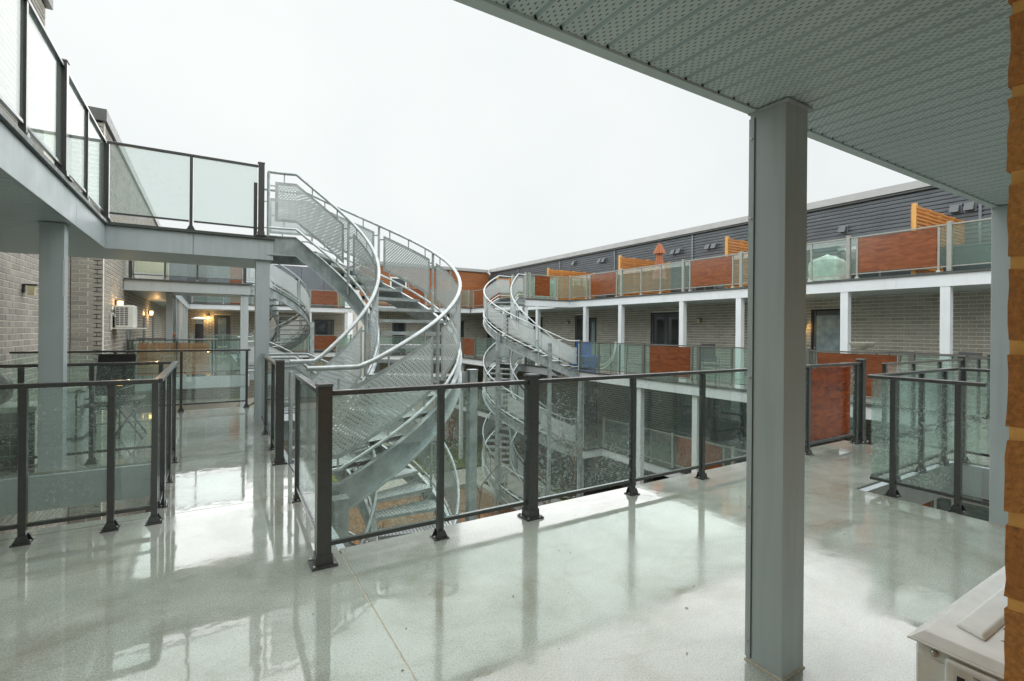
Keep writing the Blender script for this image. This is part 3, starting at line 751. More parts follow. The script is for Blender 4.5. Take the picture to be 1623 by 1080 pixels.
MB().box(XL - .15, XL - .01, 12.203, 12.35, S + .2, 7.3).build('wall_return', 'mortar', lb)
MB().box(-2.72, -2.50, 2.0, 12.3, 7.305, 7.55).build('coping', 'flash', lb)
MB().box(-2.75, -1.98, 14.22, 34.5, 6.055, 6.32).build('coping', 'flash', lb)
for k, y0 in enumerate((18.2, 22.3, 25.8)):
    o = MB().box(-2.10, -2.055, y0 + .005, y0 + .895, 0.0, 2.095).build('door', 'doorgrey', lb); MB().box(-2.052, -2.046, y0 + .25, y0 + .65, .3, 1.9).build('door_glass', 'doorglass', o)

def wall_lamp(p, n, label, lit, group=None):
    th = thing('wall_lamp', p, label, 'lamp', group); d = (-n[1], n[0])
    MB().obox((p[0] + n[0] * .012, p[1] + n[1] * .012, p[2] - .02), n, 0.10, 0.022, 0.14).build('back_plate', 'black', th)
    MB().obox((p[0] + n[0] * .10, p[1] + n[1] * .10, p[2] + .10), n, 0.11, 0.16, 0.022).build('top_cap', 'black', th)
    MB().frustum((p[0] + n[0] * .105, p[1] + n[1] * .105, p[2] - .06), n, 0.085, 0.085, 0.10, 0.10, 0.155).build('lamp_glass', 'lamp_on' if lit else 'lamp_off', th)
    if lit:
        l = bpy.data.lights.new('lamp_light', 'POINT'); l.energy = 4 if lit is True else lit; l.color = (1, 0.58, 0.22); l.shadow_soft_size = 0.06
        lo = bpy.data.objects.new('lamp_light', l); COL.objects.link(lo); lo.location = (p[0] + n[0] * .28, p[1] + n[1] * .28, p[2] - .02)
    return th
wall_lamp((XL + .012, 11.05, 2.02), (1, 0), 'unlit boxy wall lamp with black cap on the near left brick wall', False)
wall_lamp((-2.038, 16.05, 2.02), (1, 0), 'glowing orange wall lamp half hidden behind the bracketed air conditioner', True)
wall_lamp((-2.038, 24.1, 2.0), (1, 0), 'glowing square lamp beside the dark doors under the left arcade', True)

# air conditioners
def grille(par, o, u, w, h, n, mat='black', rows=9, cols=3):
    nn = (u[1], -u[0])
    for c in range(cols):
        for r in range(rows):
            x = w * (c + .12) / cols; z = h * (r + .25) / rows
            cc = (o[0] + u[0] * (x + w * .38 / cols) + nn[0] * .004, o[1] + u[1] * (x + w * .38 / cols) + nn[1] * .004, o[2] + z)
            MB().obox(cc, u, 0.006, w * .76 / cols, h * .5 / rows).build('grille_slot', mat, par)
ac = thing('air_conditioner', (-1.9, 15.75, 1.33), 'white air conditioner with slotted grille on a bracket on the far left wall', 'air conditioner')
bd = bevel(MB().box(-1.99, -1.60, 15.6, 16.25, 1.44, 2.0).build('casing', 'white', ac), 0.03, 3)
grille(bd, (-1.975, 15.6, 1.49), (1, 0), 0.26, 0.46, (0, -1), rows=10, cols=3)
MB().box(-2.04, -1.40, 15.55, 16.3, 1.405, 1.437).build('bracket_shelf', 'white', ac)
MB().box(-2.035, -2.005, 15.3, 15.4, 1.38, 1.80).build('wall_rail', 'white', ac)
MB().tube([(-2.03, 15.6, 1.95), (-2.02, 15.5, 1.88), (-2.01, 15.5, 1.78), (-1.98, 15.59, 1.70)], 0.02, 8).build('pipe', 'white', ac, True)

# ------------------------------------------------------------------ near brick jamb + air conditioner at right
nb_ = thing('brick_wall', (1.2, 0, 0), 'out of focus orange brown brick wall edge at the right border', 'wall')
MB().box(0.8042, 2.0, -0.35, 0.1928, -0.2, 2.40).build('mortar_bed', 'mortar_warm', nb_)
MB().box(2.01, 9.0, -0.35, 0.19, -0.2, 2.40).build('unseen_wall_block', 'brick', nb_)  # unseen walls behind the camera, added to block light from behind
MB().box(-7.0, -1.1, -0.35, 0.19, 0.005, 2.40).build('unseen_wall_block', 'brick', nb_)
MB().box(-7.0, 9.0, -0.35, 0.19, S + .03, 7.0).build('unseen_wall_block', 'brick', nb_)
random.seed(3)
def rough_brick(x0, x1, y0, y1, z0, z1):
    nx, ny, nz = max(2, int((x1 - x0) / .045)), 4, 4; b = MB(); idx = {}
    def vv(i, j, k):
        if (i, j, k) in idx: return idx[(i, j, k)]
        p = Vector((x0 + (x1 - x0) * i / nx, y0 + (y1 - y0) * j / ny, z0 + (z1 - z0) * k / nz))
        ed = (i in (0, nx)) + (j in (0, ny)) + (k in (0, nz))
        c = Vector(((x0 + x1) / 2, (y0 + y1) / 2, (z0 + z1) / 2)); s = random.uniform(-.0012, .0012)
        p += Vector((random.uniform(-1, 1), random.uniform(-1, 1), random.uniform(-1, 1))) * .0011
        if ed >= 2: p += Vector(((c.x > p.x) * 2 - 1 if i in (0, nx) else 0, (c.y > p.y) * 2 - 1 if j in (0, ny) else 0, (c.z > p.z) * 2 - 1 if k in (0, nz) else 0)) * random.uniform(.0012, .0030)
        idx[(i, j, k)] = len(b.v); b.v.append(tuple(p)); return idx[(i, j, k)]
    def q(a, b1, c, d): b.f.append((a, b1, c, d)); b.mi.append(0); b.uv += [(0, 0)] * 4
    for i in range(nx):
        for k in range(nz):
            q(vv(i, 0, k), vv(i + 1, 0, k), vv(i + 1, 0, k + 1), vv(i, 0, k + 1)); q(vv(i + 1, ny, k), vv(i, ny, k), vv(i, ny, k + 1), vv(i + 1, ny, k + 1))
    for j in range(ny):
        for k in range(nz):
            q(vv(0, j + 1, k), vv(0, j, k), vv(0, j, k + 1), vv(0, j + 1, k + 1)); q(vv(nx, j, k), vv(nx, j + 1, k), vv(nx, j + 1, k + 1), vv(nx, j, k + 1))
    for i in range(nx):
        for j in range(ny):
            q(vv(i, j, nz), vv(i + 1, j, nz), vv(i + 1, j + 1, nz), vv(i, j + 1, nz)); q(vv(i, j + 1, 0), vv(i + 1, j + 1, 0), vv(i + 1, j, 0), vv(i, j, 0))
    return b
z = -0.062; k = 0
while z < 2.4:
    off = 0.15 * (k % 2)
    for (x0, x1) in ([(0.80, 1.09), (1.10, 1.39), (1.40, 1.69), (1.7, 1.99)] if k % 2 == 0 else [(0.80, 0.94), (0.95, 1.24), (1.25, 1.54), (1.55, 1.84), (1.85, 1.99)]):
        rough_brick(x0, x1, 0.10, 0.197, z, z + 0.089).build('brick', 'brick_warm', nb_, True)
    z += 0.1; k += 1

a2 = thing('air_conditioner', (2.1, 0.45, 0), 'cream outdoor air conditioner on the deck at bottom right, top seen from above', 'air conditioner')
X0, X1, Y0, Y1, ZT = 1.685, 2.52, 0.27, 0.61, 0.62
bevel(MB().box(X0 + .012, X1 - .012, Y0 + .012, Y1 - .012, 0.06, ZT - .026).build('casing', 'acwhite', a2), 0.02, 3)
lid = MB()
lid.poly8([(X0, Y0, ZT - .028), (X1, Y0, ZT - .028), (X1, Y1, ZT - .028), (X0, Y1, ZT - .028)], [(X0, Y0, ZT - .022), (X1, Y0, ZT - .022), (X1, Y1, ZT - .022), (X0, Y1, ZT - .022)])
li = 0.028
lid.poly8([(X0 + .004, Y0 + .004, ZT - .0218), (X1 - .004, Y0 + .004, ZT - .0218), (X1 - .004, Y1 - .004, ZT - .0218), (X0 + .004, Y1 - .004, ZT - .0218)],
          [(X0 + li, Y0 + li, ZT), (X1 - li, Y0 + li, ZT), (X1 - li, Y1 - li, ZT), (X0 + li, Y1 - li, ZT)])
lid_o = bevel(lid.build('lid', 'acwhite', a2), 0.007, 3)
for (y0, y1, xa) in ((0.47, 0.545, 0.10), (0.345, 0.42, 0.10)):
    b = MB(); b.poly8([(X0 + xa, y0, ZT + .0008), (X1 - .1, y0, ZT + .0008), (X1 - .1, y1, ZT + .0008), (X0 + xa + .03, y1, ZT + .0008)],
                     [(X0 + xa + .012, y0 + .010, ZT + .012), (X1 - .112, y0 + .010, ZT + .012), (X1 - .112, y1 - .008, ZT + .012), (X0 + xa + .036, y1 - .008, ZT + .012)])
    bevel(b.build('raised_rib', 'acwhite', lid_o), 0.005, 2)
for (y0, y1) in ((0.50, 0.588), (0.285, 0.32)):
    MB().box(X0 + .0095, X0 + .0115, y0, y1, 0.07, ZT - .06).build('side_flange', 'acwhite', a2)
pk = bevel(MB().box(X0 - .006, X0 + .0115, 0.345, 0.525, ZT - .16, ZT - .036).build('service_cover', 'acwhite', a2), 0.016, 3)
lb_ = MB().box(X0 - .0075, X0 - .0063, 0.375, 0.505, ZT - .104, ZT - .046).build('rating_label', 'paper', pk)
MB().obox((X0 - .0081, 0.489, ZT - .084), (0, 1), 0.001, 0.016, 0.018).build('label_mark', 'dot', lb_)
for j in range(6): MB().obox((X0 - .0081, 0.425 + .004 * (j % 2), ZT - .053 - .0065 * j), (0, 1), 0.001, 0.08 - .012 * (j % 3), 0.0016).build('label_line', 'dot', lb_)
for (y, z) in ((0.55, ZT - .042), (0.338, ZT - .045)):
    MB().sphere((X0 + .008, y, z), (0.010, 0.010), 10, 6).build('screw', 'steel', a2, True)
for j in range(7): MB().box(X0 + .006, X0 + .0115, 0.285, 0.335, 0.10 + .05 * j, 0.125 + .05 * j).build('side_louvre', 'planter', a2)
MB().box(X0 + .0085, X0 + .0115, 0.4975, 0.4995, 0.07, ZT - .06).build('panel_gap', 'black', a2)
lf = MB()
for j in range(26):
    x = random.uniform(X0 + .12, X0 + .40); y = random.uniform(.43, .465) if random.random() < .5 else random.uniform(.31, .34); r = random.uniform(.003, .008); a = random.random() * 6.28
    lf.face([(x + r * math.cos(a), y + r * math.sin(a), ZT + .004), (x - .4 * r * math.sin(a), y + .4 * r * math.cos(a), ZT + .005), (x - r * math.cos(a), y - r * math.sin(a), ZT + .003), (x + .4 * r * math.sin(a), y - .4 * r * math.cos(a), ZT + .004)])
tag(lf.build('leaf_debris', 'bark', a2), kind='stuff')
for y in (0.31, 0.56):
    MB().box(X0 + .1, X0 + .18, y - .03, y + .03, 0.001, 0.058).build('foot', 'black', a2)

# ------------------------------------------------------------------ right building and its balconies
XW, XD, XM, XLo = 16.2, 13.99, 11.57, 12.45
XU, ZR = 17.2, 5.78            # top floor wall plane and roof height
rb = thing('right_building', (18, 12, G), 'long brick building on the right with blue black corrugated siding on its top floor', 'building')
mid_open = [(29.0 - 20.2, 29.0 - 19.5, 0, 2.25), (29.0 - 19.1, 29.0 - 18.6, 0, 2.1), (29.0 - 15.05, 29.0 - 13.5, 0, 2.25), (29.0 - 8.4, 29.0 - 7.5, 0, 2.18), (29.0 - 24.6, 29.0 - 23.2, 0, 2.25)]
# wall faces -X: n=(u.y,-u.x)=(-1,0) -> u=(0,-1); origin at Y=29
brick_wall(rb, (XW, 29.0), (0, -1), 29.5, 0.0, S - .32, mid_open, indiv=290, pick=lambda q: abs(q[1] - 5.9) + (0 if q[2] > .6 else 50))
low_open = [(29.0 - 13.5, 29.0 - 10.6, -S, -S + 2.2), (29.0 - 20, 29.0 - 18.5, -S, -S + 2.2)]
brick_wall(rb, (XW, 29.0), (0, -1), 29.5, -S, -.32, low_open)
brick_wall(rb, (XW, 29.0), (0, -1), 29.5, G, -S - .32, [(8, 10, G, G + 2.2), (14, 16, G, G + 2.2)])
MB().box(XW + .152, 26, -3, 36, G, S - .33).build('core', 'siding', rb)
def door(par, y0, y1, z0, z1, glassy, x=XW, handle=True, frost=False):
    d = MB().box(x + .03, x + .09, y0, y1, z0, z1).build('door', 'doorgrey', par)
    w = y1 - y0; k = 2 if w > 1.2 else 1
    for i in range(k):
        a, b_ = y0 + w * i / k + .10, y0 + w * (i + 1) / k - .10
        MB().box(x + .020, x + .0285, a, b_, z0 + (.15 if glassy else .45), z1 - .14).build('pane', 'doorglass' if frost else 'window', d)
        for q in ((a - .05, a - .012), (b_ + .012, b_ + .05)): MB().box(x + .012, x + .0285, q[0], q[1], z0 + .02, z1 - .03).build('stile', 'doorgrey', d)
    MB().box(x - .012, x + .0115, y0 - .05, y0 - .002, z0, z1).build('jamb', 'black', d); MB().box(x - .012, x + .0115, y1 + .002, y1 + .05, z0, z1).build('jamb', 'black', d)
    MB().box(x - .012, x + .0115, y0 - .05, y1 + .05, z1 + .002, z1 + .06).build('head', 'black', d)
    if handle: MB().sphere((x - .01, y1 - .07, z0 + .98), (.03, .03), 8, 5).build('handle', 'steel', d, True)
for (y0, y1, zt, gl, fr) in ((19.52, 20.18, 2.2, True, False), (18.62, 19.08, 2.05, True, True), (13.52, 15.03, 2.2, True, False), (7.52, 8.38, 2.13, False, True), (23.22, 24.58, 2.2, True, False)):
    door(rb, y0, y1, 0.0, zt, gl, frost=fr)
for (y0, y1) in ((10.62, 13.48), (18.52, 19.98)): door(rb, y0, y1, -S, -S + 2.15, True, handle=False)
for (y0, y1) in ((19.02, 20.98), (13.02, 14.98)): door(rb, y0, y1, G, G + 2.15, True, handle=False)
# corrugated siding of the top floor, in sheets between cover strips
edges = [31.25, 27.4, 22.9, 18.4, 13.75, 9.2, 4.7, 0.2, -3.0]
for a, b_ in zip(edges[:-1], edges[1:]):
    m_ = MB(); z = S + .02; pitch = 0.115
    while z < ZR - .32:
        for (xa, za, xb, zb) in ((0, 0, -.012, .060), (-.012, .060, .055, .068), (.055, .068, .055, .110), (.055, .110, 0, .115)):
            m_.face([(XU + xa, a - .03, z + za), (XU + xa, b_ + .03, z + za), (XU + xb, b_ + .03, z + zb), (XU + xb, a - .03, z + zb)][::-1])
        z += pitch
    m_.build('siding_sheet', 'siding', rb)
    MB().box(XU - .03, XU + .02, b_ - .03, b_ + .03, S, ZR - .25).build('cover_strip', 'siding', rb)
MB().box(XU + .06, 26, -3, 36, S - .32, ZR - .3).build('core', 'siding', rb)
MB().box(XU - .16, XU + .3, -3, 31.1, ZR - .22, ZR).build('coping', 'brown_flash', rb)
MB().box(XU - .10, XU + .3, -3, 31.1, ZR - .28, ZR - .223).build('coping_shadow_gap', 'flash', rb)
# low patio windows of the top floor just seen over the rail
for (y0, y1) in ((17.4, 19.0), (12.6, 13.6), (5.9, 8.0), (21.9, 23.5)):
    d = MB().box(XU - .045, XU - .005, y0, y1, S, S + 1.22).build('patio_window', 'doorgrey', rb)
    MB().box(XU - .055, XU - .047, y0 + .08, (y0 + y1) / 2 - .03, S + .1, S + 1.14).build('pane', 'window', d); MB().box(XU - .055, XU - .047, (y0 + y1) / 2 + .03, y1 - .08, S + .1, S + 1.14).build('pane', 'window', d)
    MB().box(XU - .16, XU - .005, y0 - .06, y1 + .06, S + 1.225, S + 1.30).build('head_flashing', 'brown_flash', d)

def vent(y, z, k, label):
    th = thing('wall_vent', (XU, y, z), label, 'vent')
    for i in range(k):
        o = MB(); yy = y - i * .30
        o.poly8([(XU - .20, yy - .10, z - .10), (XU - .02, yy - .10, z - .10), (XU - .02, yy + .10, z - .10), (XU - .20, yy + .10, z - .10)],
                [(XU - .09, yy - .10, z + .10), (XU - .02, yy - .10, z + .10), (XU - .02, yy + .10, z + .10), (XU - .09, yy + .10, z + .10)])
        o.build('hood', 'doorgrey', th)
        MB().box(XU - .018, XU - .002, yy - .13, yy + .13, z - .13, z + .13).build('flange', 'siding', th)
vent(21.56, 5.19, 1, 'single dark vent hood on the siding between the first two wooden screens')
vent(19.43, 5.06, 2, 'pair of dark vent hoods left of the orange parasol on the siding')
vent(14.71, 4.90, 2, 'pair of dark vent hoods just right of the orange parasol')
vent(12.96, 4.88, 2, 'pair of dark vent hoods left of the third wooden screen')
vent(7.97, 4.74, 1, 'single square vent hood on the siding right of the big column')
vent(5.20, 4.82, 2, 'pair of square vent hoods under the soffit at far right')

def balcony(label, x0, x1, y0, y1, zt, fascia='pale', stub=None, cols=(), colz=None, colx=None):
    th = thing('balcony', ((x0 + x1) / 2, (y0 + y1) / 2, zt), label, 'balcony')
    MB().box(x0 + .05, x1, y0, y1, zt - .28, zt - .002).build('slab', 'deck', th)
    ys = sorted(set([y0, y1] + ([stub[1], stub[2]] if stub else [])))
    n = max(1, int((y1 - y0) / 5))
    for k in range(n):
        a, b_ = y0 + (y1 - y0) * k / n, y0 + (y1 - y0) * (k + 1) / n
        MB().box(x0, x0 + .047, a + .003, b_ - .003, zt - .32, zt - .045).build('fascia_panel', fascia, th)
        MB().box(x0 - .04, x0 + .06, a + .002, b_ - .002, zt - .043, zt + .004).build('drip_edge', 'flash', th)
    MB().box(x0 + .06, x1, y0, y1, zt - .31, zt - .283).build('soffit', 'grey', th)
    if stub:
        sx, sy0, sy1 = stub
        MB().box(sx + .05, x0 - .045, sy0 + .05, sy1 - .05, zt - .28, zt - .003).build('slab', 'deck', th)
        MB().box(sx, x0 - .002, sy0, sy0 + .047, zt - .32, zt - .046).build('fascia_panel', fascia, th)
        MB().box(sx, sx + .047, sy0 + .05, sy1, zt - .32, zt - .046).build('fascia_panel', fascia, th)
        MB().box(sx - .03, x0 - .042, sy0 - .04, sy0 + .06, zt - .044, zt + .003).build('drip_edge', 'flash', th)
    return th
balcony('top balcony of the right building with pale fascia and wooden screens', XD, XU - .02, 0.2, 31.0, S, stub=(11.57, 17.9, 19.05))
balcony('middle balcony of the right building level with our deck', XM, XW - .05, -2.4, 28.9, 0.0)
balcony('lowest balcony of the right building seen through the front glass', XLo, XW - .05, -2.4, 28.9, -S, stub=(11.6, 13.9, 15.4))
lab_c = {4.45: 'pale column at far right between brick bays, next to the wooden screen above', 6.51: 'pale column just left of the far right brick bay, beside the grey door',
         9.51: 'pale column touching the left edge of the big foreground column', 11.69: 'pale column beside the unlit lamp on the right brick wall',
         14.71: 'pale column between the wide patio door and the narrow frosted door', 16.9: 'pale column left of the narrow frosted door on the right building',
         20.6: 'slim far column behind the curved stair on the right building', 23.9: 'farthest pale column on the middle balcony of the right building'}
for y in (4.45, 6.51, 9.51, 11.69, 14.71, 16.9, 20.6, 23.9):
    column(XD + .01, XD + .19, y - .13, y + .05, 0.004, S - .315, 'pale', lab_c[y], cap=False, group='columns of the middle balcony')
column(11.60, 11.78, 17.96, 18.14, 0.004, S - .315, 'pale', 'pale column under the stub landing of the far curved stair', cap=False, group='columns of the middle balcony')
for y, lb2 in ((14.34, 'tall pale column from the ground left of the bare tree, seen through glass'), (11.38, 'tall pale column from the ground right of the bare tree, seen through glass'),
               (9.26, 'tall pale column beside the gridded dark window of the lowest balcony'), (6.4, 'tall pale column hidden partly by the big foreground column'),
               (20.3, 'tall pale column from the ground behind the far curved stair'), (24.5, 'farthest tall pale column from the court ground')):
    column(XM + .08, XM + .25, y - .14, y + .03, G, -.33, 'pale', lb2, cap=False, group='columns rising from the court', base=False)
# railings of the right building (run goes along -Y from far to near so t grows toward camera)
ru = railing('glass_railing', 'green tinted glass railing with red brown boards on the top right balcony', loc=(XD, 9, S))
def yt(y, y0): return y0 - y
Y0 = 17.92
run(ru, (XD + .03, Y0), (XD + .03, 0.4), S, [(0.02, 'b'), (Y0 - 16.75, 's'), (Y0 - 16.50, 's'), (Y0 - 14.88, 's'), (Y0 - 14.59, 'b'), (Y0 - 13.55, 's'), (Y0 - 12.6, 's'), (Y0 - 11.58, 'b'), (Y0 - 11.30, 's'), (Y0 - 9.68, 's'), (Y0 - 9.39, 'b'),
     (Y0 - 8.3, 's'), (Y0 - 7.3, 's'), (Y0 - 6.38, 'b'), (Y0 - 6.18, 's'), (Y0 - 4.53, 's'), (Y0 - 4.34, 'b'), (Y0 - 3.3, 's'), (Y0 - 2.3, 's')], mat='olive', glass='glass_far', detail=False,
    panels=[(Y0 - 16.46, Y0 - 14.93), (Y0 - 11.26, Y0 - 9.72), (Y0 - 6.15, Y0 - 4.57)])
run(ru, (11.62, 17.95), (13.97, 17.95), S, [(0.02, 'b'), (0.22, 'b'), (1.7, 's')], mat='olive', glass='glass_far', detail=False, panels=[(0.50, 1.30)])
run(ru, (11.62, 19.02), (13.97, 19.02), S, [(0.02, 'b'), (1.2, 's')], mat='olive', glass='glass_far', detail=False)
run(ru, (XD + .03, 19.05), (XD + .03, 28.8), S, [(0.02, 'b'), (1.1, 's'), (2.2, 's'), (3.4, 'b'), (5.0, 's'), (6.9, 's'), (7.1, 'b'), (8.5, 's')], mat='olive', glass='glass_far', detail=False, panels=[(5.1, 6.8), (7.2, 8.4)])
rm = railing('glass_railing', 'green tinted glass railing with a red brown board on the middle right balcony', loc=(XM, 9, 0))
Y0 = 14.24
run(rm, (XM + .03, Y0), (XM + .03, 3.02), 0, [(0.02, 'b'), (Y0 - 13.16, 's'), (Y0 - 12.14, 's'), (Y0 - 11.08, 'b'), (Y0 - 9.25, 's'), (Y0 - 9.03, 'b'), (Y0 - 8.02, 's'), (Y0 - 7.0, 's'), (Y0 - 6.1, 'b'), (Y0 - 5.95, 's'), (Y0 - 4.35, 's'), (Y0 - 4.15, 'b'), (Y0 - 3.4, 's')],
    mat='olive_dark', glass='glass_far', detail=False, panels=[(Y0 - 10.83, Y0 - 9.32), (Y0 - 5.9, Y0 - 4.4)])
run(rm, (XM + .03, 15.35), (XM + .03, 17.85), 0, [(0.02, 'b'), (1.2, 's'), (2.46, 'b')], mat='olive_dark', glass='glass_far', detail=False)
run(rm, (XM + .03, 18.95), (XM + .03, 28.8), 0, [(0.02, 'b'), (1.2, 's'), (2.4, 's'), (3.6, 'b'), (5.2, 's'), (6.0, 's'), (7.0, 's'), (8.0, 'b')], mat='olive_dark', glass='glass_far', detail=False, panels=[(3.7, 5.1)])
rl = railing('glass_railing', 'green tinted glass railing on the lowest right balcony below the deck edge', loc=(XLo, 9, -S))
Y0 = 13.85
run(rl, (XLo + .03, Y0), (XLo + .03, 1.0), -S, [(0.02, 'b'), (1.3, 's'), (2.3, 's'), (3.2, 'b'), (5.0, 's'), (5.3, 'b'), (6.3, 's'), (7.3, 's'), (8.2, 'b'), (9.8, 's'), (10.1, 'b')], mat='olive', glass='glass_far', detail=False, panels=[(3.35, 4.9), (8.3, 9.7)])
run(rl, (XLo + .03, 15.45), (XLo + .03, 28.6), -S, [(0.02, 'b'), (1.3, 's'), (2.6, 'b'), (4, 's'), (5.4, 's'), (6.8, 'b'), (8.2, 's'), (9.6, 's')], mat='olive', glass='glass_far', detail=False)

def screen(y, label, x0=XD + .16, x1=XU - .08, z0=S + .02, h=1.64, axis='x'):
    th = thing('privacy_screen', ((x0 + x1) / 2, y, z0), label, 'screen', 'wooden privacy screens')
    B = (lambda a, b_, c, d, e, f: MB().box(a, b_, y + c, y + d, e, f)) if axis == 'x' else (lambda a, b_, c, d, e, f: MB().box(y + c, y + d, a, b_, e, f))
    L = x1 - x0
    for x in (x0, x0 + L * .27, x0 + L * .52, x0 + L * .77, x1 - .09):
        B(x, x + .09, -.045, .045, z0, z0 + h + (.03 if x == x0 else -.02)).build('post', 'cedar_post', th)
    n = int(h / .088)
    for i in range(n):
        zz = z0 + .04 + i * .088
        B(x0 + .02, x1, -.068, -.047, zz, zz + .056).build('slat', 'cedar', th)
        B(x0 + .02, x1, .047, .068, zz + .044, zz + .10 if i < n - 1 else zz + .08).build('slat', 'cedar', th)
    return th
for y, lab in ((24.86, 'far wooden slat screen behind the top of the far curved stair'), (19.85, 'wooden slat screen next to the stair stub landing'), (14.88, 'wooden slat screen in front of the orange parasol'),
               (10.01, 'wooden slat screen left of the big foreground column'), (5.05, 'wooden slat screen at far right beside the grey planter')):
    screen(y, lab)

# ------------------------------------------------------------------ things on the right balconies
um = thing('parasol', (15.2, 13.73, S), 'closed orange parasol standing behind a wooden screen on the top right balcony', 'parasol')
MB().tube([(15.2, 13.73, S + .02), (15.2, 13.73, S + 2.12)], 0.022, 8).build('pole', 'doorgrey', um, True)
b = MB(); nn = 18; rings = [(0.02, 2.13), (0.10, 2.02), (0.20, 1.80), (0.235, 1.70), (0.10, 1.68), (0.13, 1.50), (0.18, 1.15), (0.25, 0.80), (0.27, 0.70), (0.10, 0.69)]
for (r0, z0), (r1_, z1) in zip(rings[:-1], rings[1:]):
    for j in range(nn):
        def pt(r, z, j): a = 2 * math.pi * j / nn; k = .82 * r * (1 + .30 * (-1) ** j * (z < 2.05)); return (15.2 + k * math.cos(a), 13.73 + k * math.sin(a), S + z)
        b.face([pt(r0, z0, j), pt(r1_, z1, j), pt(r1_, z1, j + 1), pt(r0, z0, j + 1)])
b.build('canopy', 'orange', um); MB().sphere((15.2, 13.73, S + 2.14), (.04, .05), 8, 5).build('finial', 'black', um, True)
MB().lathe((15.2, 13.73, S + .002), [(.26, 0), (.26, .06), (.05, .1)], 14).build('base', 'black', um)
def draped(name, label, cat, c, sx, sy, h, mat='fabric', seed=1, legs=True):
    random.seed(seed); th = thing(name, c, label, cat); n = 14; m_ = 8; b = MB(); P_ = {}
    for i in range(m_ + 1):
        f = i / m_
        for j in range(n * 2):
            a = math.pi * j / n; r = 1.0 if f < .72 else math.sqrt(max(0, 1 - ((f - .72) / .28) ** 2)) * .98 + .0
            ca, sa = math.cos(a), math.sin(a); sq = 1 / max(abs(ca), abs(sa)) ** .75
            k = r * sq * (1 + .05 * math.sin(j * 2.1 + i) * (1 - f) + random.uniform(-.02, .02))
            P_[i, j] = (c[0] + ca * sx * k, c[1] + sa * sy * k, c[2] + .06 + h * (f + .06 * math.sin(a * 2 + seed) * (f > .5)))
    for i in range(m_):
        for j in range(n * 2):
            b.face([P_[i, j], P_[i, (j + 1) % (2 * n)], P_[i + 1, (j + 1) % (2 * n)], P_[i + 1, j]])
    b.build('cover', mat, th, True)
    if legs:
        for e in (-1, 1): MB().box(c[0] - sx * .6, c[0] + sx * .6, c[1] + e * sy * .6 - .02, c[1] + e * sy * .6 + .02, c[2] + .002, c[2] + .2).build('leg', 'black', th)
    return th
draped('covered_barbecue', 'pale tarp covered barbecue on the top right balcony', 'barbecue', (14.75, 7.25, S), .32, .42, .72)
draped('covered_barbecue', 'grey tarp covered barbecue on the lowest right balcony', 'barbecue', (14.0, 8.1, -S), .35, .6, 1.1, 'fabric', 4)
draped('covered_chairs', 'dim covered chair stack on the lowest balcony behind the red brown board', 'chair', (14.6, 11.5, -S), .4, .9, 1.0, 'planter', 6)
pl = thing('planter', (14.6, 4.0, S), 'long grey planter box beside the far right wooden screen', 'planter')
b = MB(); b.poly8([(14.35, 3.5, S + .05), (14.75, 3.5, S + .05), (14.75, 4.55, S + .05), (14.35, 4.55, S + .05)], [(14.25, 3.4, S + .55), (14.85, 3.4, S + .55), (14.85, 4.65, S + .55), (14.25, 4.65, S + .55)]); b.build('box', 'planter', pl)
MB().box(14.22, 14.88, 3.37, 4.68, S + .552, S + .60).build('rim', 'planter', pl)
for y in (3.65, 4.4): MB().box(14.4, 14.7, y - .06, y + .06, S + .001, S + .049).build('foot', 'terracotta', pl)
def table(name, label, c, sx, sy, h, mat='black', cat='table'):
    th = thing(name, c, label, cat)
    bevel(MB().box(c[0] - sx, c[0] + sx, c[1] - sy, c[1] + sy, c[2] + h - .03, c[2] + h).build('table_top', mat, th), .008)
    for a in (-1, 1):
        for e in (-1, 1): MB().tube([(c[0] + a * (sx - .05), c[1] + e * (sy - .05), c[2] + .003), (c[0] + a * (sx - .08), c[1] + e * (sy - .08), c[2] + h - .03)], .016, 6).build('leg', mat, th)
    return th
def chair(label, c, rz, mat='black', group=None):
    th = thing('patio_chair', c, label, 'chair', group); ca, sa = math.cos(rz), math.sin(rz)
    T = lambda x, y, z: (c[0] + ca * x - sa * y, c[1] + sa * x + ca * y, c[2] + z)
    def bx(x0, x1, y0, y1, z0, z1, nm, tilt=0):
        b = MB(); b.poly8([T(x0, y0, z0), T(x1, y0, z0), T(x1, y1, z0), T(x0, y1, z0)], [T(x0, y0 - tilt, z1), T(x1, y0 - tilt, z1), T(x1, y1 - tilt, z1), T(x0, y1 - tilt, z1)]); return bevel(b.build(nm, mat, th), .01)
    bx(-.22, .22, -.2, .22, .42, .45, 'seat'); bx(-.22, .22, -.25, -.225, .52, 1.08, 'backrest', .10)
    for e in (-1, 1):
        MB().tube([T(e * .23, .2, .003), T(e * .23, .2, .64), T(e * .23, -.22, .66), T(e * .23, -.3, .003)], .013, 6).build('leg', mat, th, True)
    return th
table('patio_table', 'dark glass topped patio table on the middle right balcony near the blue items', (13.0, 12.1, 0), .45, .8, .98)
table('patio_table', 'dark patio table before the wide patio door on the middle right balcony', (13.1, 15.2, 0), .4, .7, 1.0)
table('patio_table', 'dark patio table left of the far right brick bay', (13.2, 4.6, 0), .4, .75, 1.02)
chair('dark patio chair behind the single right board panel', (13.1, 9.8, 0), 2.4); chair('dark patio chair on the middle balcony near the far right bay', (13.0, 3.9, 0), 1.2)
bw = thing('bird_bath', (13.3, 5.75, 0), 'stone bowl on a pedestal seen above the right hand board panels', 'bowl')
MB().lathe((13.3, 5.75, .002), [(.16, 0), (.15, .05), (.06, .12), (.05, 1.02), (.08, 1.06)], 14).build('pedestal', 'concrete', bw, True)
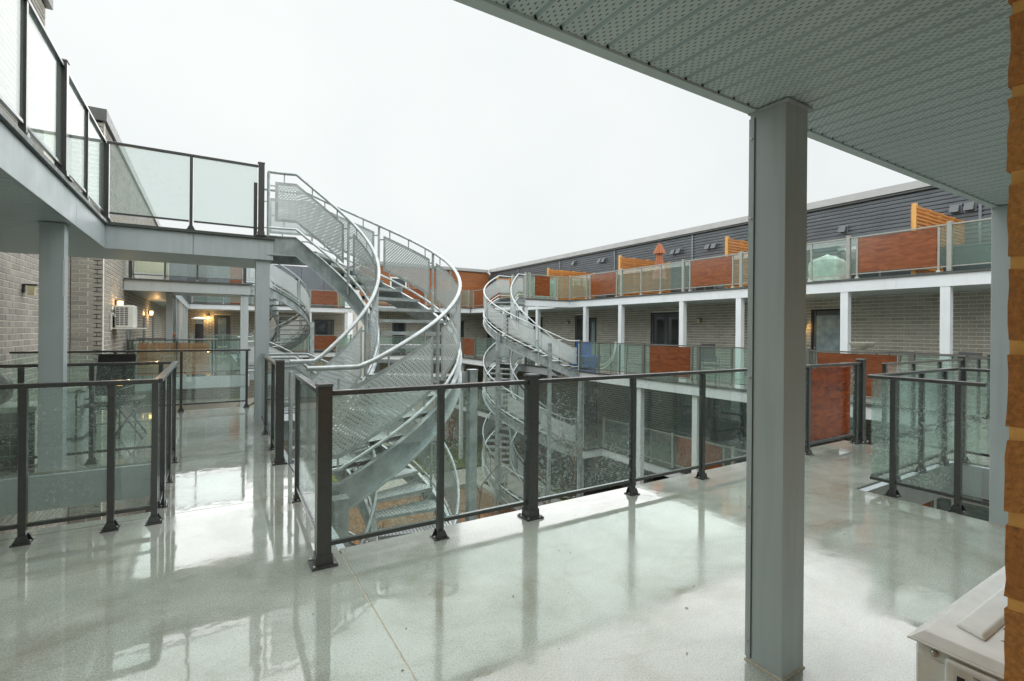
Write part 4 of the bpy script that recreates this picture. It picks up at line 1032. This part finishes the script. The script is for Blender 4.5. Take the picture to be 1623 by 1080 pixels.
MB().lathe((13.3, 5.75, 1.063), [(.07, 0), (.24, .10), (.27, .17), (.23, .16), (.0, .10)], 16).build('bowl', 'concrete', bw, True)
bl = thing('blue_crate', (12.5, 15.2, 0), 'bright blue plastic bin at the foot of the far curved stair', 'bin')
b = MB(); b.poly8([(12.25, 14.6, .02), (12.75, 14.6, .02), (12.75, 15.6, .02), (12.25, 15.6, .02)], [(12.15, 14.5, .45), (12.85, 14.5, .45), (12.85, 15.7, .45), (12.15, 15.7, .45)]); b.build('body', 'blue', bl)
bevel(MB().box(12.12, 12.88, 14.47, 15.73, .452, .50).build('lid', 'blue', bl), .02)
b2 = tag(bevel(MB().box(12.6, 12.64, 14.75, 15.7, .01, 1.02).build('blue_board', 'blue'), .015), 'upright blue board leaning behind the middle balcony glass', 'board')
hp = MB()
for k, (r, yy) in enumerate(((1.0, 13.95), (.85, 13.9))):
    hp.tube([(12.2 + .05 * k, yy - r * math.sin(a * .16), 1.0 - r * math.cos(a * .16) + .05) for a in range(11)], .018, 6)
tag(hp.build('white_hose', 'white', None, True), 'white hoops curving behind the glass at the stair foot', 'hose')
wall_lamp((XW - .012, 12.55, 1.85), (-1, 0), 'unlit wall lamp on the right brick wall beside the wide patio door', False)
wall_lamp((XW - .012, 20.75, 1.85), (-1, 0), 'unlit wall lamp on the right brick wall behind the far stair', False)
wall_lamp((XW - .012, 8.62, 1.62), (-1, 0), 'added small lamp standing in for the warm reflection in the grey door', 0.6)  # added lamp, stands in for a warm reflection in the door glass

# ------------------------------------------------------------------ wood clad block and back building
wc = thing('wood_clad_building', (12, 30.5, G), 'wood clad block closing the far end of the court', 'building')
for i in range(26):
    z0 = S + .02 + i * .103
    MB().box(8.0, XU - .06, 31.28 + .004 * (i % 2), 31.36, z0, z0 + .099).build('cladding_board', 'woodclad', wc)
MB().box(8.0, XW - .01, 29.705, 33, G, S - .31).build('core', 'mortar', wc)
MB().box(8.0, XU - .06, 31.365, 33.5, S - .305, ZR - .22).build('core', 'mortar', wc)
MB().box(7.9, XU - .17, 31.16, 33.5, ZR - .215, ZR - .02).build('coping', 'brown_flash', wc)
brick_wall(wc, (8.0, 29.55), (1, 0), 8.1, 0.0, S - .3, [(1.5, 2.4, 0, 2.1), (5, 6.4, 0, 2.1)])
brick_wall(wc, (8.0, 29.55), (1, 0), 8.1, -S, -.3, [(5, 6.4, -S, -S + 2.1)])
for a, b_ in ((9.52, 10.38), (13.02, 14.38)):
    o = MB().box(a, b_, 29.585, 29.61, 0, 2.08).build('door', 'doorgrey', wc); MB().box(a + .12, b_ - .12, 29.575, 29.583, .2, 1.95).build('pane', 'window', o)
o = MB().box(9.9, 11.0, 31.24, 31.277, S + .02, S + 2.0).build('door', 'white', wc); MB().box(10.0, 10.9, 31.23, 31.238, S + .15, S + 1.9).build('pane', 'window', o)
def deck_y(label, x0, x1, y0, y1, zt, fascia='pale'):
    th = thing('balcony', ((x0 + x1) / 2, y0, zt), label, 'balcony')
    MB().box(x0, x1, y0 + .05, y1, zt - .28, zt - .002).build('slab', 'deck', th)
    MB().box(x0, x1, y0, y0 + .047, zt - .32, zt - .045).build('fascia_panel', fascia, th)
    MB().box(x0, x1, y0 - .04, y0 + .06, zt - .043, zt + .004).build('drip_edge', 'flash', th)
    return th
deck_y('top balcony in front of the wood clad block', 8.0, 13.9, 27.8, 31.2, S)
deck_y('middle balcony in front of the wood clad block', 8.0, 11.5, 27.8, 29.4, 0.0)
rw = railing('glass_railing', 'glass railing with red brown boards before the wood clad block', loc=(10, 27.8, S))
run(rw, (8.0, 27.83), (13.9, 27.83), S, [(.1, 'b'), (1.5, 's'), (3, 'b'), (4.4, 's'), (5.8, 'b')], mat='olive', glass='glass_far', detail=False, panels=[(1.6, 2.9)])
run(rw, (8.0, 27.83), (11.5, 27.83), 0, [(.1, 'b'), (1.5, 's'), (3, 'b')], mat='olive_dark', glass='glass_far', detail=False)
screen(12.6, 'low wooden screen standing before the wood clad block', x0=28.0, x1=29.3, axis='y')
bb = thing('back_building', (3, 36, G), 'far back building with dark siding, orange panels and brick below', 'building')
brick_wall(bb, (-2.0, 35.2), (1, 0), 10.0, 0.0, S - .3, [(2.27, 3.15, 0, 2.25), (8.0, 9.3, 0, 2.1), (5.2, 6.0, 0, 2.1)])
brick_wall(bb, (-2.0, 35.2), (1, 0), 10.0, -S, -.3, [(8.0, 9.3, -S, -S + 2.1)])
MB().box(-4, 8.0, 35.36, 40, G, 5.5).build('core', 'mortar', bb)
x = -2.0
for i, (w, mt) in enumerate(((.9, 'siding'), (1.0, 'doorgrey'), (1.2, 'planter'), (.8, 'panel'), (.9, 'siding'), (1.1, 'siding'), (1.3, 'siding'), (1.4, 'siding'), (1.4, 'siding'))):
    MB().box(x + .01, x + w - .01, 35.15, 35.35, S + .01, 5.55).build('facade_panel', mt, bb)
    if mt == 'siding' and i in (3, 6): MB().box(x + .1, x + w - .1, 35.13, 35.147, S + .9, S + 1.9).build('window', 'window', bb)
    x += w
d = MB().box(0.29, 1.13, 35.22, 35.26, 0, 2.23).build('door', 'doorgrey', bb); MB().box(0.48, 0.92, 35.20, 35.217, .75, 2.05).build('pane', 'doorglass', d); MB().box(0.48, 0.98, 35.20, 35.217, .25, .35).build('kick_plate', 'white', d); MB().sphere((.37, 35.19, 1.0), (.04, .04), 8, 5).build('handle', 'steel', d, True)
for a, b_ in ((6.02, 7.28), (3.22, 3.98)):
    o = MB().box(a, b_, 35.22, 35.26, 0, 2.08).build('door', 'doorgrey', bb); MB().box(a + .15, b_ - .15, 35.20, 35.217, .2, 1.95).build('pane', 'window', o)
deck_y('top balcony of the far back building', -2.0, 8.0, 33.0, 35.1, S)
deck_y('middle balcony of the far back building', -2.0, 8.0, 33.0, 35.1, 0.0)
rbk = railing('glass_railing', 'glass railing with red brown boards on the far back balconies', loc=(4, 33, S))
run(rbk, (-0.9, 33.03), (8.0, 33.03), S, [(.1, 'b'), (1.6, 's'), (3.1, 'b'), (4.6, 's'), (6.0, 'b'), (6.3, 's'), (8.0, 's'), (8.8, 'b')], mat='olive', glass='glass_far', detail=False, panels=[(6.38, 7.9)])
run(rbk, (-0.9, 33.03), (8.0, 33.03), 0, [(.1, 'b'), (1.6, 's'), (3.1, 'b'), (4.6, 's'), (6.0, 'b'), (6.3, 's'), (8.0, 's'), (8.8, 'b')], mat='olive', glass='glass_far', detail=False, panels=[(6.38, 7.9)])
for x, lb2 in ((1.9, 'far column near the lit door of the back building'), (5.4, 'far column beside the red brown boards of the back building'), (7.6, 'far column next to the wood clad block')):
    column(x - .09, x + .09, 33.06, 33.24, .004, S - .32, 'pale', lb2, cap=False, group='columns of the back building', base=False)
screen(7.3, 'far wooden screen glimpsed under the big stair', x0=33.3, x1=34.9, axis='y')
wall_lamp((-0.03, 35.19, 2.05), (0, -1), 'glowing lamp left of the far door with tall glass', 5)

# ------------------------------------------------------------------ far left walkway and arcade
fw = thing('far_left_walkway', (-0.5, 18.5, S), 'farther grey walkway crossing behind the left deck', 'walkway')
MB().box(-2.03, 1.05, 17.55, 20.0, 2.53, S - .03).build('deck_slab', 'grey', fw)
MB().box(-2.03, -1.0, 20.003, 33.0, 2.53, S - .03).build('deck_slab', 'grey', fw)
MB().box(-2.03, 1.10, 17.50, 17.547, 2.49, S - .045).build('fascia_panel', 'grey', fw)
MB().box(1.053, 1.10, 17.55, 20.0, 2.49, S - .045).build('fascia_panel', 'grey', fw)
MB().box(-0.998, -0.95, 20.05, 32.9, 2.49, S - .045).build('fascia_panel', 'grey', fw)
MB().box(-2.03, 1.16, 17.44, 17.56, S - .042, S - .004).build('drip_edge', 'flash', fw)
MB().box(-0.99, -0.90, 20.05, 32.9, S - .042, S - .004).build('drip_edge', 'flash', fw)
fm = thing('far_left_deck', (-0.5, 18.5, 0), 'farther deck at our level beyond the gap on the left', 'deck')
MB().box(-2.03, 1.05, 17.6, 33.0, -.28, -.002).build('slab', 'deck', fm)
MB().box(-2.03, 1.10, 17.55, 17.597, -.36, -.02).build('edge_beam', 'grey', fm); MB().box(1.053, 1.10, 17.6, 33.0, -.36, -.02).build('edge_beam', 'grey', fm)
column(0.84, 1.05, 17.56, 17.77, .004, 2.49, 'grey', 'grey column at the corner of the farther left walkway', cap=False, base=False)
for k, y in enumerate((18.5, 20.6, 22.7, 24.8, 26.9, 29.0, 31.1)):
    column(-1.12, -0.95 - .001, y, y + .18, .004, 2.525, 'grey', ('nearest', 'second', 'third', 'fourth', 'fifth', 'sixth', 'farthest')[k] + ' column in the receding arcade row behind the bamboo screen', cap=False, group='arcade columns', base=False)
column(-0.2 + 1.04, 1.05, 17.56, 17.77, G, -.37, 'grey', 'grey column below the farther left deck', cap=False, base=False)
rf = railing('glass_railing', 'glass railing on the farther left upper walkway', loc=(-.5, 17.6, S))
run(rf, (-2.0, 17.62), (1.02, 17.62), S, [(.1, 'b'), (.9, 's'), (1.7, 's'), (2.95, 'b')], glass='glass_up', detail=False)
rf2 = railing('glass_railing', 'glass railing of the farther left deck with bamboo behind it', loc=(-.5, 17.7, 0))
run(rf2, (-2.0, 17.68), (1.02, 17.68), 0, [(.05, 's'), (1.2, 's'), (2.1, 's')], glass='glass', detail=False, top=1.10)
bs = thing('bamboo_screen', (-.9, 17.8, 0), 'bamboo cane screen behind the glass of the farther left deck', 'screen')
random.seed(11)
k = 0; x = -1.75
while x < 0.02:
    w = random.uniform(.020, .030); h = random.uniform(.93, .97)
    MB().tube([(x + w / 2, 17.80, .05), (x + w / 2, 17.80, .05 + h)], w / 2, 6).build('cane', 'bamboo', bs, True); x += w + .002
for zz in (.25, .55, .85): MB().box(-1.76, .02, 17.772, 17.784, zz, zz + .012).build('binding', 'cedar', bs)
ht = thing('patio_heater', (-.34, 25.0, 0), 'mushroom shaped patio heater with white dome under the far arcade', 'heater')
MB().lathe((-.34, 25.0, .003), [(.25, 0), (.25, .7), (.17, .75), (.15, 1.62)], 14).build('body', 'black', ht, True)
MB().lathe((-.34, 25.0, 1.628), [(.15, 0), (.16, .16), (.06, .18)], 14).build('burner', 'steel', ht, True)
MB().lathe((-.34, 25.0, 1.81), [(.30, 0), (.29, .04), (.16, .09), (.001, .11)], 18).build('dome', 'white', ht, True)
table('patio_table', 'dark covered patio table behind the bamboo screen', (-1.35, 19.0, 0), .5, .45, 1.12, 'planter')
gp = thing('pumpkin', (-1.0, 19.0, 1.12), 'small orange pumpkin on the table behind the bamboo screen', 'pumpkin')
b = MB(); prof = [(.001, 0), (.10, .03), (.13, .10), (.10, .17), (.001, .19)]
b.lathe((-1.0, 19.0, 1.122), prof, 12); b.build('body', 'orange', gp, True); MB().tube([(-1.0, 19.0, 1.31), (-1.01, 19.0, 1.36)], .014, 6).build('stem', 'bark', gp)
table('patio_table', 'long dark table under the arcade right of the columns', (-.2, 22.0, 0), .5, .8, 1.03)
ch2 = thing('folding_lounge', (-1.4, 18.4, S), 'olive folding lounge chair on the farther upper walkway', 'chair')
MB().poly8([( -1.9, 18.1, S + .25), (-1.1, 18.1, S + .25), (-1.1, 18.25, S + .25), (-1.9, 18.25, S + .25)], [(-1.9, 18.5, S + .9), (-1.1, 18.5, S + .9), (-1.1, 18.55, S + .9), (-1.9, 18.55, S + .9)])
b = MB(); b.poly8([(-1.85, 18.0, S + .22), (-1.15, 18.0, S + .22), (-1.15, 18.04, S + .22), (-1.85, 18.04, S + .22)], [(-1.85, 18.3, S + .85), (-1.15, 18.3, S + .85), (-1.15, 18.34, S + .85), (-1.85, 18.34, S + .85)]); b.build('backrest', 'lamp_off', ch2)
for xx in (-1.88, -1.12): MB().tube([(xx, 18.35, S + .9), (xx, 18.0, S + .2), (xx, 18.3, S + .004)], .02, 6).build('frame', 'black', ch2)

# ------------------------------------------------------------------ furniture on the left deck
chair('black folding chair behind the left glass guard', (-1.15, 8.35, 0), 2.9)
tb = thing('folding_table', (-0.85, 8.1, 0), 'small dark folding table beside the black folding chair', 'table')
bevel(MB().box(-1.05, -.72, 7.95, 8.45, .50, .52).build('table_top', 'black', tb), .006)
for e in (7.98, 8.42):
    MB().tube([(-1.05, e, .003), (-.75, e, .50)], .012, 6).build('leg', 'black', tb); MB().tube([(-.72, e, .003), (-1.02, e, .50)], .012, 6).build('leg', 'black', tb)
hb = thing('storage_box', (-1.55, 8.6, 0), 'pale grey storage box by the left brick wall behind the column', 'box')
bevel(MB().box(-1.80, -1.38, 8.35, 8.85, .02, .62).build('body', 'pale', hb), .02); bevel(MB().box(-1.83, -1.35, 8.32, 8.88, .622, .68).build('lid', 'white', hb), .012)
MB().tube([(-1.375, 8.45, .5), (-1.34, 8.45, .5), (-1.34, 8.75, .5), (-1.375, 8.75, .5)], .01, 6).build('handle', 'black', hb)
cb = thing('tiled_cabinet', (-2.0, 7.0, 0), 'black tiled low cabinet with white top at the left border', 'cabinet')
MB().box(-2.35, -1.52, 6.92, 7.35, .02, .58).build('carcass', 'mortar', cb)
for i in range(9):
    for j in range(5):
        MB().box(-2.345 + i * .092, -2.345 + i * .092 + .084, 6.908, 6.919, .03 + j * .11, .03 + j * .11 + .10).build('tile', 'black', cb)
MB().box(-2.40, -1.50, 6.88, 7.40, .582, .63).build('worktop', 'white', cb)
bevel(MB().box(-2.2, -1.75, 6.98, 7.3, .632, .95).build('barbecue_hood', 'black', cb), .12, 5)

# ------------------------------------------------------------------ court planting
def bare_tree(c, h, label, seed, mat='bark', spread=.5, depth=4):
    random.seed(seed); th = thing('bare_tree', c, label, 'tree'); tr = MB(); br = MB()
    def grow(p, d, l, r, n, mb):
        pts = [p]; q = p.copy(); dd = d.copy()
        for i in range(4):
            dd = (dd + Vector((random.uniform(-1, 1), random.uniform(-1, 1), random.uniform(-.2, .5))) * .13).normalized(); q = q + dd * l / 4; pts.append(q.copy())
        mb.tube(pts, [r * (1 - .11 * i) for i in range(5)], 5 if n > 1 else 4)
        if n == 0: return
        for k in range(random.choice((2, 3, 3))):
            i = random.choice((2, 3, 4)); nd = (dd + Vector((random.uniform(-1, 1), random.uniform(-1, 1), random.uniform(.0, .7))) * spread * 1.5).normalized()
            grow(pts[i], nd, l * random.uniform(.55, .8), r * .6, n - 1, br)
    grow(Vector(c) - Vector((0, 0, .05)), Vector((0, 0, 1)), h * .45, .032 * h / 3, depth, tr)
    tr.build('trunk', mat, th); br.build('crown', mat, th)
    return th
bare_tree((7.6, 9.9, G), 5.0, 'bare twiggy tree in the court seen through the right glass panes', 5, spread=.65, depth=4)
bare_tree((8.4, 15.8, G), 3.6, 'slim bare tree in the mulch bed left of the far curved stair', 8)
bare_tree((7.2, 18.6, G), 3.2, 'thin bare sapling behind the big stair support post', 12)
bare_tree((3.5, 13.5, G), 2.6, 'small bare sapling below the big curved stair', 15)
def leafy(c, h, w, n, mat, label, seed, name='shrub', cat='shrub'):
    random.seed(seed); th = thing(name, c, label, cat); st = MB(); lf = MB()
    for k in range(7):
        a = random.random() * 6.28; r = random.uniform(.1, w); st.tube([(c[0], c[1], c[2]), (c[0] + r * .5 * math.cos(a), c[1] + r * .5 * math.sin(a), c[2] + h * .5), (c[0] + r * math.cos(a), c[1] + r * math.sin(a), c[2] + h * random.uniform(.8, 1.05))], [.018, .012, .006], 5)
    for k in range(n):
        a = random.random() * 6.28; f = random.random() ** .7; r = w * math.sqrt(random.random()) * (1 - .5 * f); x, y, z = c[0] + r * math.cos(a), c[1] + r * math.sin(a), c[2] + .1 + h * f; s = random.uniform(.03, .06)
        u = Vector((random.uniform(-1, 1), random.uniform(-1, 1), random.uniform(-1, 1))).normalized() * s; v = u.cross(Vector((random.uniform(-1, 1), random.uniform(-1, 1), 1))).normalized() * s * .6; p_ = Vector((x, y, z))
        lf.face([p_ - u, p_ - v, p_ + u, p_ + v])
    st.build('stem', 'bark', th); lf.build('foliage', mat, th); return th
leafy((12.4, 27.2, G), 2.6, .45, 500, 'rust_leaf', 'tall rusty red shrub on the grass beyond the mulch bed', 3)
leafy((8.6, 14.2, G), .5, .5, 350, 'rust_leaf', 'low rusty shrub at the near end of the mulch bed', 4)
leafy((5.0, 12.6, G), .6, .5, 350, 'rust_leaf', 'low rusty shrub under the big stair landing', 6)
leafy((11.1, 14.6, G), .45, .45, 350, 'leaf', 'low green tuft beside the kerb by the far curved stair', 9)
leafy((-1.9, 17.95, 0.0), .95, .12, 160, 'leaf', 'potted leafy plant at the left end of the bamboo screen', 10, 'plant', 'plant')
# loose bark chips that break up the mulch surface
random.seed(21); cp = MB()
for k in range(9000):
    x, y = random.uniform(2.0, 10.2), random.uniform(6.5, 19.9); a = random.random() * 3.14; s = random.uniform(.02, .05); z = G + .075 + random.uniform(0, .05)
    dx, dy = math.cos(a) * s, math.sin(a) * s; t_ = random.uniform(-.02, .02)
    cp.face([(x - dx, y - dy, z - t_), (x + dy * .4, y - dx * .4, z), (x + dx, y + dy, z + t_), (x - dy * .4, y + dx * .4, z)])
tag(cp.build('bark_chips', 'mulch'), 'brown bark chips covering the court bed', 'bark chips', kind='stuff')
random.seed(22); gr = MB()
for k in range(9000):
    if k % 3: x, y = random.uniform(5.2, 14.2), random.uniform(23.1, 28.8)
    else: x, y = random.uniform(10.68, 12.4), random.uniform(12.2, 19.9)
    h = random.uniform(.08, .22); a = random.random() * 6.28; w = .02; z = G + .06
    gr.face([(x - w * math.cos(a), y - w * math.sin(a), z), (x + w * math.cos(a), y + w * math.sin(a), z), (x + random.uniform(-.06, .06), y + random.uniform(-.06, .06), z + h)])
tag(gr.build('grass_blades', 'grass'), 'patchy green grass in the court', 'grass', kind='stuff')
